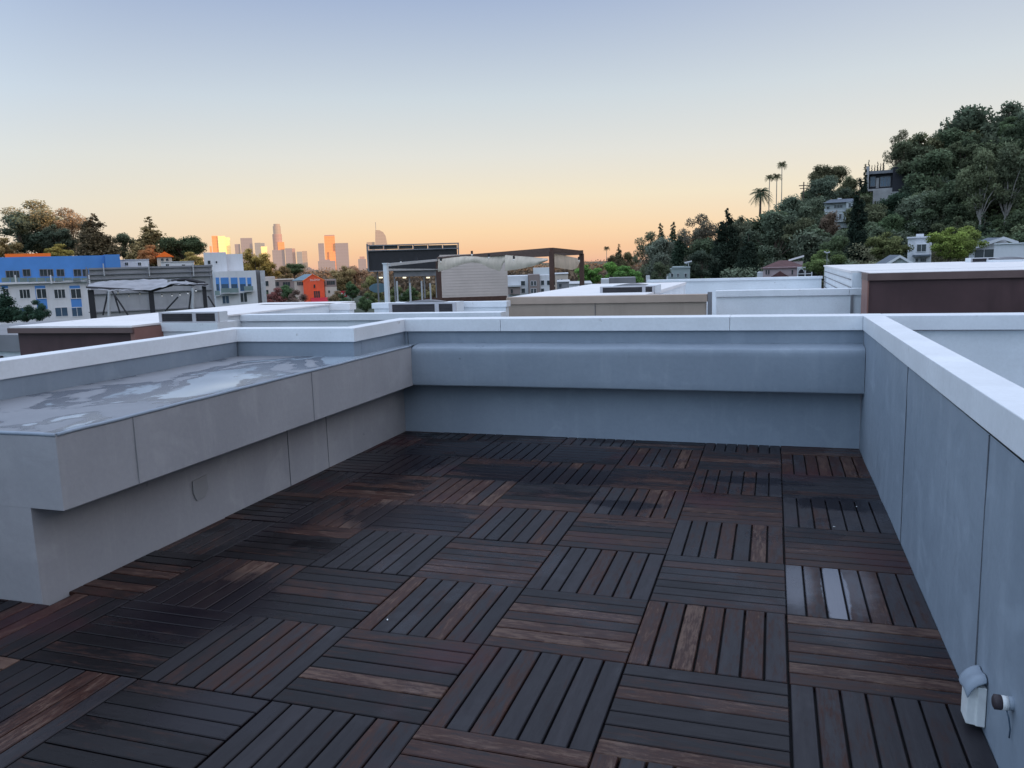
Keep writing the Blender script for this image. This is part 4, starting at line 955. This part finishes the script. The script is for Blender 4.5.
# billboard seen from behind
B = Bld('billboard', 'dark back of a large billboard on steel posts, left of the pergola', 413, 95, 'billboard')
B.box('back_panel', M['dark'], 368.5, 457.5, 249.5, 270, .1, .5); B.box('lower_panel', M['midgray'], 394, 457, 270.2, 276, .3, .5)
for k in range(6): B.box('top_panel', simple('billboard_panel', (.06, .068, .072)) if k == 0 else bpy.data.materials['billboard_panel'], 369.5+14.8*k, 383+14.8*k, 245.3-.15*k+.4, 248.9-.15*k+.3, .15, .3)
fr = MB()
for a, c, y0, y1 in ((367, 459, 243.9, 245.0), (368, 459, 249., 250.), (367, 368.5, 243.9, 271), (369, 438, 269.8, 270.8), (457.8, 459, 243.9, 258)):
    u0, u1, z0, z1 = B.rect(a, c, y0, y1); fr.box(u0, u1, -.12, .1, z0, z1)
for k in range(7): u0, u1, z0, z1 = B.rect(368.7+14.8*k, 369.7+14.8*k, 244.8, 249.2); fr.box(u0, u1, -.1, .08, z0, z1)
fr.build('frame', M['midgray'], B.t)
for px in (377, 394, 409, 424, 436): B.box('steel_post', M['midgray'], px-.8, px+.8, 270, None, .6, .9)
for px in (381, 404.5, 428):
    lm = B.box('lamp', M['lamp'], px-1.7, px+1.7, 277., 278.1, -.6, -.3); u0, u1, z0, z1 = B.rect(px-2, px+2, 276.2, 276.9); MB().box(u0, u1, -.7, .6, z0, z1).build('lamp_arm', M['midgray'], lm)
B = Bld('street_sign', 'round blue grey panel sign below the billboard', 378, 100, 'sign'); pc = (B.u(378), B.zz(378, 288)); MB().prism([(pc[0]+1.15*math.cos(a*.524), pc[1]+.6*math.sin(a*.524)) for a in range(12)], 'y', 0, .15).build('board', M['blueroof'], B.t); B.box('post', M['midgray'], 377.6, 378.4, 291, None, .2, .4)

# grey panel wall + torn canopy on the left
B = Bld('screen_wall', 'tall grey ribbed screen wall behind the torn canopy', 150, 38, 'wall')
B.box('panel', simple('grey_screen_panel', (.33, .33, .345), .7, .15, .8, stain=.3), 89, 212, 268, None, 0, .3)
rbm = MB()
for y0, y1 in ((266.5, 268.3), (272, 273.3), (277, 278), (291.5, 292.3), (309, 310)):
    u0, u1, z0, z1 = B.rect(88.5, 212.5, y0, y1); rbm.box(u0, u1, -.12, -.003, z0, z1)
for px in (88.8, 149, 192, 211.6): u0, u1, z0, z1 = B.rect(px-.5, px+.5, 267, 314); rbm.box(u0, u1, -.1, -.004, z0, z1)
rbm.build('ribs', simple('grey_ribs', (.24, .24, .26)), B.t)
for px in (104, 149, 193):
    pl = B.box('lamp_post', M['lightgray'], px-.5, px+.5, 263.5, 276, -.3, -.2)
B = Bld('canopy', 'torn grey fabric canopy on dark posts at the left', 150, 30, 'canopy')
for px, yt in ((90.5, 290), (151, 290.5), (205, 285)): B.box('post', M['dark'], px-3 if px < 100 else px-2.6, px+3 if px < 100 else px+2.6 if px < 160 else px+1.2, yt, None, .1, .35)
w = MB(); K, J = 40, 6
for i in range(K+1):
    s = i/K; px = 85+123*s
    ytop = interp(px, [(85, 284.5), (100, 281.5), (150, 279.5), (172, 280), (185, 278.2), (198, 281), (208, 284)]); ybt = interp(px, [(85, 288.5), (110, 290.5), (150, 290), (172, 284), (190, 284.5), (200, 286), (208, 285.5)])
    u_, zt_, zb_ = B.u(px), B.zz(px, ytop), B.zz(px, ybt)
    for j in range(J+1):
        tt = j/J; w.v.append((u_+.03*noise.noise(Vector((s*30, tt*3, 0))), 2.4-2.5*tt, zt_+(zb_-zt_)*tt**1.4+.05*noise.noise(Vector((s*18, tt*4, 2)))))
for i in range(K):
    for j in range(J):
        if j in (1, 2, 3) and 26 < i < 37 and (i+j) % 4: continue
        q0 = i*(J+1)+j; w.f.append((q0, q0+J+1, q0+J+2, q0+1)); w.m.append(0)
smooth(w.build('fabric', simple('grey_fabric', (.30, .30, .32), .9, .25, 2.), B.t))
w = MB(); 
for x0, y0, x1, y1 in ((85, 287.5, 151, 291), (151, 291, 172, 285), (172, 284.5, 208, 285)): w.tube([(B.u(x0), .1, B.zz(x0, y0)), (B.u(x1), .1, B.zz(x1, y1))], .05, 6)
w.tube([(B.u(172), 1.2, B.zz(172, 281.5)), (B.u(186), 1.2, B.zz(186, 279.5)), (B.u(207), 1.2, B.zz(207, 283.5))], .07, 6)
w.build('frame', M['dark'], B.t)
for i, (px, py) in enumerate(((162, 296), (172, 295.7), (180, 295), (188, 293.5), (196, 291), (118, 293), (129, 296), (140, 294))):
    p = at(px, py, 30.4); bt = empty('festoon_bulb', (p.x, p.y, p.z), 'small round bulb strung under the torn grey canopy', 'light bulb', group='festoon bulbs under the torn canopy')
    smooth(MB().tube([(0, 0, -.03), (0, 0, .0), (0, 0, .03)], [.012, .035, .012], 8).build('bulb', M['bulb'], bt)); MB().box(-.015, .015, -.015, .015, .03, .07).build('socket', M['dark'], bt)
def tripod(label, legs, grp=None):
    c = at(legs[0][0], legs[0][3], 29); tt = empty('tripod_stand', (c.x, c.y, c.z), label, 'stand')
    for a in legs:
        p0, p1 = at(a[0], a[1], 29), at(a[2], a[3], 29); MB().tube([tuple(p0-c), tuple(p1-c)], .03 if len(a) < 5 else .05, 6).build('leg', M['dark'] if len(a) < 5 else M['lightgray'], tt)
tripod('tripod stand with pale centre pole left of the middle canopy post', [(109, 291, 109, 316, 1), (108, 291, 103, 315), (112, 291, 128, 315), (114, 294, 120, 313)])
tripod('tripod stand with pale centre pole right of the middle canopy post', [(193, 288, 193, 309, 1), (178, 297, 165, 311), (191, 292, 189, 309), (208, 296, 215, 307)])

# ------------------------------------------------------------------ houses on the hill side
def gable(B, px0, px1, yt, yb, mat='greyroof', v0=-.5, v1=8, over=.2):
    u0, u1, z0, z1 = B.rect(px0, px1, yt, yb); um = (u0+u1)/2
    return MB().prism([(u0-over, z0-.12), (u0-over, z0+.05), (um, z1+.1), (u1+over, z0+.05), (u1+over, z0-.12), (um, z1-.12)], 'y', v0, v1).build('roof', M[mat], B.t)
def place_house(*a, **k):
    return Bld(*a, **k)
B = Bld('house', 'small sage green house at the foot of the wooded hill', 680, 98, 'house')
B.box('wall', M['greenhouse'], 668, 690, 268.5, None); B.box('parapet', M['greenhouse'], 672, 690.3, 266.8, 268.4, -.1, 8.1); B.box('side_wing', M['greyhouse'], 666.5, 668, 273, None)
for a in (671, 677.3, 684.5): B.window(a, a+2.2 if a != 677.3 else a+1.3, 273.5, 277, 0, 'white', 'glass', 0)
ant = MB().tube([(B.u(688.5), 2, B.zz(688, 267)), (B.u(689), 2, B.zz(688, 262.5))], .04).tube([(B.u(684.5), 2, B.zz(688, 263)), (B.u(692), 2, B.zz(688, 261.5))], .12).tube([(B.u(686), 2, B.zz(688, 262)), (B.u(687), 2, B.zz(688, 264))], .06); ant.build('antenna', M['lightgray'], B.t)
B = Bld('house', 'pinkish house with brown hipped roof and arched white porch', 786, 88, 'house')
B.box('wall', M['pink'], 763, 798, 267, None, 0, 7); u0, u1, z0, z1 = B.rect(762, 806, 260.5, 268); um0, um1 = u0+(u1-u0)*.38, u0+(u1-u0)*.58
w = MB(); w.v = [(u0-.2, -.3, z0), (u1+.2, -.3, z0), (u1+.2, 7.3, z0), (u0-.2, 7.3, z0), (um0, 3.5, z1), (um1, 3.5, z1)]; w.f = [(0, 1, 5, 4), (1, 2, 5), (2, 3, 4, 5), (3, 0, 4), (3, 2, 1, 0)]; w.m = [0]*5; w.build('roof', M['redroof'], B.t)
u0, u1, z0, z1 = B.rect(771, 789, 271, 276.5); MB().prism([(u0, z0), (u1, z0), ((u0+u1)/2, z1)], 'y', -1.5, -.02).build('porch_roof', M['redroof'], B.t)
B.box('porch', M['pink'], 773, 787, 276.5, None, -1.3, -.02)
for a in (765.5, 768, 791.5): B.window(a, a+1.6, 270, 274.5, 0, 'pink', 'glass', 0)
B.box('side_wing', M['white'], 757, 763, 272.5, None, .5, 6)
pr = MB(); u0, u1, z0, z1 = B.rect(797, 812, 266.5, 276); pr.box(u0, u1, -2, -1.7, z1-.18, z1)
for px in (797.5, 804.8, 811.3): a, c, _, _ = B.rect(px-.5, px+.5, 266.5, 276); pr.box(a, c, -1.98, -1.8, z0-1.2, z1-.18)
for px in (798.2, 805.5):                                       # two arches under the beam
    a, c, _, _ = B.rect(px, px+5.6, 266.5, 276)
    pr.prism([(a, z1-.18), (c, z1-.18)] + [((a+c)/2+(c-a)/2*math.cos(th*math.pi/8), z1-.75+.5*math.sin(th*math.pi/8)) for th in range(0, 9)], 'y', -1.95, -1.85)
pr.box(u0, u1, -1.95, -1.85, z0+.25, z0+.32); pr.build('porch_arches', M['white'], B.t); B.box('porch_back', M['dark'], 798, 812, 267.5, None, -1.2, -.9)
B = Bld('building', 'pale sloping roof just above the brown hipped roof', 800, 96, 'building'); B.box('wall', M['pink'], 790, 803, 261.5, None, 0, 5); u0, u1, z0, z1 = B.rect(788, 804, 257, 261.3); MB().quad([(u0, -.3, z0), (u1, -.3, z1), (u1, 5, z1+.2), (u0, 5, z0+.2)]).build('roof', M['stone'], B.t)

B = Bld('house', 'two storey pale grey house high on the hill below the umbrella pine', 842, 142, 'house')
B.box('wall', M['greyhouse'], 824, 846, 203, 222, 0, 7); B.box('wall', M['greyhouse'], 846, 859, 202, 220, -.8, 7); B.box('plinth', M['greyhouse'], 827, 856, 219, 235, .6, 6)
u0, u1, z0, z1 = B.rect(822.5, 860, 197.8, 202.6); w = MB(); w.v = [(u0, -1, z0), (u1, -1, z0), (u1, 7.5, z0), (u0, 7.5, z0), (u0+1.2, 3.5, z1), (u1-1.2, 3.5, z1)]; w.f = [(0, 1, 5, 4), (1, 2, 5), (2, 3, 4, 5), (3, 0, 4), (3, 2, 1, 0)]; w.m = [0]*5; w.build('roof', M['greyroof'], B.t)
B.window(826.5, 829.5, 206.5, 209, 0, 'white', 'glass', 0); B.window(834, 842.5, 204.5, 208, 0, 'white', 'glass', 2); B.window(848.5, 851, 203.5, 207.5, -.8, 'white', 'glass', 0); B.window(852.5, 855, 203.5, 207.5, -.8, 'white', 'glass', 0)
B.window(834, 836, 214, 219.5, 0, 'white', 'glass', 0); B.window(839, 841.5, 214, 219, 0, 'white', 'glass', 0); B.box('string_course', M['white'], 824, 846, 210.8, 211.6, -.1, 0)
B.box('skylight', M['white'], 837.5, 841.5, 197.2, 198.4, 2.6, 3.8)
B = Bld('house', 'dark modern house with tall pale fin wall near the top of the hill', 880, 155, 'house')
B.box('upper_storey', M['blackhouse'], 869, 893, 174, 189, 0, 8); B.box('roof', M['midgray'], 867.5, 893, 171, 174, -1.2, 8); B.box('fin_wall', M['stone'], 866, 869, 167, 190, -1.4, 4); B.box('side_wing', M['blackhouse'], 892.5, 904, 168, 192, -2.5, 6)
B.box('retaining_wall', M['stone'], 873, 898, 190.5, 204, -2.4, -1); B.box('terrace', M['stone'], 868, 893, 189, 191, -1.5, 0); B.box('chimney', M['stone'], 876, 879, 178, 188, -.3, 0)
B.window(870.5, 875, 177, 186, 0, 'midgray', 'glassblue', 0); B.window(880.5, 890, 177, 186, 0, 'midgray', 'glassblue', 2)
for i, (px, yt) in enumerate(((864.5, 163.5), (868.3, 159.5), (871.5, 165), (874.5, 164.5), (877.3, 161.5), (880.3, 163), (883.2, 158.5))):
    tree_px('spire', px, yt, 192 if i == 0 else 178, 166 if i else 152, (.018, .028, .024), ['pencil cypress hugging the pale fin wall of the dark house', 'tall pencil cypress behind the top of the pale fin wall', 'short pencil cypress, first behind the dark house roof', 'short pencil cypress, second behind the dark house roof', 'medium pencil cypress behind the middle of the dark house roof', 'pencil cypress just left of the tallest one behind the dark house', 'tallest pencil cypress behind the dark house roof'][i], 1.3 if i == 0 else 1.)
B = Bld('house', 'white two storey house with a bay window among the trees', 919, 85, 'house')
B.box('wall', M['white'], 908, 932, 238, None, 0, 6); B.box('bay', M['white'], 914, 929, 243, 256, -.8, 0); B.box('cornice', M['white'], 907, 933, 236.5, 238, -.3, 6); B.box('roof_block', M['white'], 916, 924, 233.5, 237, 2, 4)
B.window(917, 926, 244.5, 251.5, -.8, 'white', 'glass', 1); B.box('bay_roof', M['greyroof'], 912.5, 930.5, 254.6, 256.3, -1.2, 0); B.window(915.5, 918, 258.5, 261.5, 0, 'lightgray', 'glass', 0); B.window(920.5, 926, 258.5, 261.5, 0, 'lightgray', 'glass', 2)
B = Bld('house', 'white gabled house with dark garage like opening on the right', 988, 68, 'house')
B.box('wall', M['white'], 969, 1016, 249, None, 0, 6.); u0, u1, z0, z1 = B.rect(965.5, 1017, 238, 249.6); um = B.u(1001)
MB().prism([(u0+.3, z0), (u1-.1, z0), (u1-.1, z0+.15), (um, z1-.15)], 'y', 0, 6).build('gable_wall', M['white'], B.t)
MB().quad([(u0-.2, -.5, z0-.1), (um, -.5, z1), (um-1.2, 6, z1+.1), (u0-.9, 6, z0)]).build('roof', M['greyroof'], B.t)
tr = MB(); tr.prism([(u0-.2, z0-.22), (u0-.2, z0+.02), (um, z1+.08), (u1+.1, z0+.6), (u1+.1, z0+.35), (um, z1-.18)], 'y', -.55, -.45); tr.build('bargeboard', M['white'], B.t)
B.window(974.5, 993.5, 249.5, 261, 0, 'white', 'glass', 1, .06)
B = Bld('building', 'plain white flat roofed building at the right edge of the photo', 1012, 60); B.box('wall', M['white'], 994.5, 1050, 243.5, None, 0, 5); B.box('roof_edge', M['cap'], 994, 1050, 242.6, 243.5, -.15, 5)
B = Bld('house', 'low gable end with white bargeboards and grey roof behind the white roof', 898, 55, 'house')
u0, u1, z0, z1 = B.rect(884, 916, 257, 266.5); um = (u0+u1)/2; MB().prism([(u0, -1), (u1, -1), (u1, z0), (um, z1), (u0, z0)], 'y', 0, 6).build('wall', M['greyhouse'], B.t)
MB().prism([(u0-.2, z0-.18), (u0-.2, z0+.02), (um, z1+.14), (u1+.2, z0+.02), (u1+.2, z0-.18), (um, z1-.04)], 'y', -.3, -.2).build('bargeboard', M['white'], B.t)
MB().quad([(u0-.2, -.2, z0+.02), (um, -.2, z1+.14), (um-.7, 5, z1+.14), (u0-.9, 5, z0+.0)]).build('roof', M['greyroof'], B.t); MB().quad([(u1+.2, -.2, z0+.02), (um, -.2, z1+.14), (um-.7, 5, z1+.14), (u1-.7, 5, z0+.0)]).build('roof', M['greyroof'], B.t)
B = Bld('street_lamp', 'thin street lamp pole in front of the dark green trees', 827, 60, 'street lamp'); B.box('pole', M['midgray'], 826.7, 827.4, 253, None, 0, .08); u0, u1, z0, z1 = B.rect(824, 830, 251.5, 253); MB().tube([(u0, 0, z1), ((u0+u1)/2, 0, z0), (u1, 0, z1-.05)], .06).build('lamp_head', M['lightgray'], B.t)
p = at(803.5, 196, 158); t = empty('utility_pole', (p.x, p.y, p.z), 'small utility pole with crossarm on the skyline between palms and umbrella pine', 'utility pole'); hh = at(803.5, 182, 158).z-p.z; MB().tube([(0, 0, -1), (0, 0, hh)], .12).build('pole', M['bark'], t); MB().box(-.9, .9, -.06, .06, hh*.72, hh*.78).box(-.7, .7, -.06, .06, hh*.52, hh*.57).build('crossarm', M['bark'], t, )

# ------------------------------------------------------------------ downtown skyline
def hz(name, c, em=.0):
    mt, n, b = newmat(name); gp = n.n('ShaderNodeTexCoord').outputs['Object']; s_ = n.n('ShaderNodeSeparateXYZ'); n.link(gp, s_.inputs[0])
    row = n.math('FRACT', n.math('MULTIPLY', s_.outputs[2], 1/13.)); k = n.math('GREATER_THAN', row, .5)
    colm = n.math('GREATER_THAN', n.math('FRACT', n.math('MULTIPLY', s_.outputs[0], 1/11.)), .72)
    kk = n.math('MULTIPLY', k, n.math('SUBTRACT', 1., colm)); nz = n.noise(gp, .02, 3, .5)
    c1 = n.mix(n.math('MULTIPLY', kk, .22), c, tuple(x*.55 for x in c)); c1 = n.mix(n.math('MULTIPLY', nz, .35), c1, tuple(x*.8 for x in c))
    setb(n, b, Base_Color=c1, Roughness=.6, Emission_Color=(.66, .48, .38), Emission_Strength=em); b.inputs['Specular IOR Level'].default_value = .2; return mt  # emission stands in for airlight haze in front of the towers
HM = hz('hazy_mauve', (.17, .15, .17), .33); HG = hz('hazy_grey', (.17, .19, .20), .33); HO = hz('hazy_sunlit_orange', (.85, .30, .09), .2); HY = hz('hazy_sunlit_gold', (1., .78, .3), .35); HP = hz('hazy_pink', (.34, .2, .17), .26); HB = hz('hazy_tan', (.30, .23, .18), .3)  # orange and gold tones hold the sunlight of the lit faces
SK = 3400
def tower(label, parts, px):
    p = at(px, 270, SK); fh = Vector((p.x, p.y, 0)).normalized(); rh = Vector((fh.y, -fh.x, 0)); Dh = p.dot(fh)
    def sight(a, y): v = ray(a, y); return Vector((0, 0, H)) + v*(Dh/v.dot(fh))
    t = empty('skyscraper', (p.x, p.y, G), label, 'skyscraper', math.atan2(rh.y, rh.x))
    for (nm, a, c, y0, y1, v0, v1, mat) in parts:
        u0, u1 = (sight(a, y0)-p).dot(rh), (sight(c, y0)-p).dot(rh); z1 = sight((a+c)/2, y0).z-G
        z0 = sight((a+c)/2, y1).z-G if y1 else 0
        MB().box(u0, u1, v0, v1, z0, z1).build(nm, mat, t)
    return t
tower('square orange and gold tower at the left end of the skyline', [('shaft', 211.5, 217.5, 235.8, None, 6, 60, HO), ('sunlit_gold_face', 217.6, 225, 236, None, 0, 60, HY), ('glare_strip', 225.2, 229.8, 237.3, None, 12, 60, HY), ('annex', 209.5, 211.4, 246, None, 10, 40, HO)], 220)
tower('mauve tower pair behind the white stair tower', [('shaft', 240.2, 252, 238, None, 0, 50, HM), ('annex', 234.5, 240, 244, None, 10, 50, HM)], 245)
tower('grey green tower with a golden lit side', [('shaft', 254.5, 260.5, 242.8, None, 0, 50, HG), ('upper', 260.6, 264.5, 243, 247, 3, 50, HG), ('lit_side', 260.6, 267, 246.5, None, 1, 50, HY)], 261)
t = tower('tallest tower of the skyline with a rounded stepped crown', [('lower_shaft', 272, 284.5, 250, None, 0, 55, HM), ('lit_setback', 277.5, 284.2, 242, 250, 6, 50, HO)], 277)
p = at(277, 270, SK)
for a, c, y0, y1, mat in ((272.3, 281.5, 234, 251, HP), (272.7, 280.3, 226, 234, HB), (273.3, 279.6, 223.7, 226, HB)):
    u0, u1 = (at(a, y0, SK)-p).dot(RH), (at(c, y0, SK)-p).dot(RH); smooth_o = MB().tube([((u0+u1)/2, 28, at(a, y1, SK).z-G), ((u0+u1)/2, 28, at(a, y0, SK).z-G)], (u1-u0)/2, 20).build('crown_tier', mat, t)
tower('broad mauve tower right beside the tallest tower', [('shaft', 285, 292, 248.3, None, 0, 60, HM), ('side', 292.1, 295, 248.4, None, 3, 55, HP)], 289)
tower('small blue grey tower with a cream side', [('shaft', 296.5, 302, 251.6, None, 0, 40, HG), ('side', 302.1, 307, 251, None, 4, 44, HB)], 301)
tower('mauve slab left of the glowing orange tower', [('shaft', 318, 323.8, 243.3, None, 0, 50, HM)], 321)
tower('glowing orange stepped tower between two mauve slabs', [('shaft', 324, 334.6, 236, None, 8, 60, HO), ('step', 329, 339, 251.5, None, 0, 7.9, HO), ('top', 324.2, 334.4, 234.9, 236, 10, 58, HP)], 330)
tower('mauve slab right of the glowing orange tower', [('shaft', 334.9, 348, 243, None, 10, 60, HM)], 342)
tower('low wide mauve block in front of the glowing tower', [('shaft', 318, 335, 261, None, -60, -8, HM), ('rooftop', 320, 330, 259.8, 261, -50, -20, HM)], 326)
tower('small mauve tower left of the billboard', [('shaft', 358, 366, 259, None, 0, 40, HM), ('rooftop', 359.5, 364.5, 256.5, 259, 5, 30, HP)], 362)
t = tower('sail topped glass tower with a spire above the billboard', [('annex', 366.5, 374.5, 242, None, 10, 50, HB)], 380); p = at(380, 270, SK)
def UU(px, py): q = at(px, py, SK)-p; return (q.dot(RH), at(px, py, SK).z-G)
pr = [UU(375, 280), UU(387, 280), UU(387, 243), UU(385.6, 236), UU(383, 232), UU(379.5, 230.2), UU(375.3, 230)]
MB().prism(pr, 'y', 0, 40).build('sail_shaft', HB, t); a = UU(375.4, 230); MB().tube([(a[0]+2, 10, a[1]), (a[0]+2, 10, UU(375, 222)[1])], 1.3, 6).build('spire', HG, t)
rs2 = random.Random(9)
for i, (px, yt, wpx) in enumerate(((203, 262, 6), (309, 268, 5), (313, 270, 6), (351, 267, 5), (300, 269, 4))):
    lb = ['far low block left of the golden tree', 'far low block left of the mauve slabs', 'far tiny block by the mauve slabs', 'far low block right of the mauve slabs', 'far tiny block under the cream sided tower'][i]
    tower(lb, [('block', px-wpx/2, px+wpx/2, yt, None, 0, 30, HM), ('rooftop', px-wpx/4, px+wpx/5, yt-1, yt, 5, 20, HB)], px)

# ------------------------------------------------------------------ light
SUN_AZ, SUN_EL = 100., 6.
sd = bpy.data.lights.new('sun', 'SUN'); so = bpy.data.objects.new('sun', sd); col.objects.link(so)
sd.energy = 4.0; sd.angle = R(.6); sd.color = (1., .60, .32)
dv = Vector((math.sin(R(SUN_AZ))*math.cos(R(SUN_EL)), math.cos(R(SUN_AZ))*math.cos(R(SUN_EL)), math.sin(R(SUN_EL))))
so.rotation_euler = dv.to_track_quat('Z', 'Y').to_euler()
wd = bpy.data.worlds.new('World'); scene.world = wd; wd.use_nodes = True; nt = wd.node_tree; nt.nodes.clear(); n = N(nt)
tc = n.n('ShaderNodeTexCoord').outputs['Generated']; nn = n.n('ShaderNodeVectorMath', operation='NORMALIZE'); n.link(tc, nn.inputs[0]); sx = n.n('ShaderNodeSeparateXYZ'); n.link(nn.outputs[0], sx.inputs[0])
z = n.math('MAXIMUM', sx.outputs[2], 0.)
z = n.math('POWER', z, .5)
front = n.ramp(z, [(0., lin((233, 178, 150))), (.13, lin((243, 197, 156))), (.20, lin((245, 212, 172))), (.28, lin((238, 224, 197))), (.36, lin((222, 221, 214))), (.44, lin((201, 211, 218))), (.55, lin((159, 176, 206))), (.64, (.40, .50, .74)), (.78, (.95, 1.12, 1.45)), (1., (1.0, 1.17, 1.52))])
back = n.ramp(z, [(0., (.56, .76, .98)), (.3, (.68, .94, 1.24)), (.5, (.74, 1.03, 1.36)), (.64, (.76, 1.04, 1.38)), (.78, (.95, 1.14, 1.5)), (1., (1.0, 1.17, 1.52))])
GA = R(15.)
dot = n.math('ADD', n.math('MULTIPLY', sx.outputs[0], math.sin(GA)), n.math('MULTIPLY', sx.outputs[1], math.cos(GA)))
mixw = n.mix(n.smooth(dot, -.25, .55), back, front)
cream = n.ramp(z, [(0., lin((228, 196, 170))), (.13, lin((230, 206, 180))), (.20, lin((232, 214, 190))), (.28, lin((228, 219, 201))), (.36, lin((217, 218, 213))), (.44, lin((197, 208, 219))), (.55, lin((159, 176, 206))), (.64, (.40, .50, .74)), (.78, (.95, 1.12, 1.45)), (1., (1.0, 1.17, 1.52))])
GB_ = R(-9.); dotb = n.math('ADD', n.math('MULTIPLY', sx.outputs[0], math.sin(GB_)), n.math('MULTIPLY', sx.outputs[1], math.cos(GB_)))
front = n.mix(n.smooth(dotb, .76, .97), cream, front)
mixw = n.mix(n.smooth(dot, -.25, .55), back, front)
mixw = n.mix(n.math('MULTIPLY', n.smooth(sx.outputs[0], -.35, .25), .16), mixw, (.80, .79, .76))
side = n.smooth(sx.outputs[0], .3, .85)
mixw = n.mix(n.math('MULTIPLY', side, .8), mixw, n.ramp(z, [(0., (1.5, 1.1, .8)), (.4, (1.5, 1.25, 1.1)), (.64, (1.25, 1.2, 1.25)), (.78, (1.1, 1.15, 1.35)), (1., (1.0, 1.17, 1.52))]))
sky = nt.nodes.new('ShaderNodeTexSky'); sky.sky_type = 'NISHITA'; sky.sun_disc = False; sky.sun_elevation = R(SUN_EL); sky.sun_rotation = R(SUN_AZ)
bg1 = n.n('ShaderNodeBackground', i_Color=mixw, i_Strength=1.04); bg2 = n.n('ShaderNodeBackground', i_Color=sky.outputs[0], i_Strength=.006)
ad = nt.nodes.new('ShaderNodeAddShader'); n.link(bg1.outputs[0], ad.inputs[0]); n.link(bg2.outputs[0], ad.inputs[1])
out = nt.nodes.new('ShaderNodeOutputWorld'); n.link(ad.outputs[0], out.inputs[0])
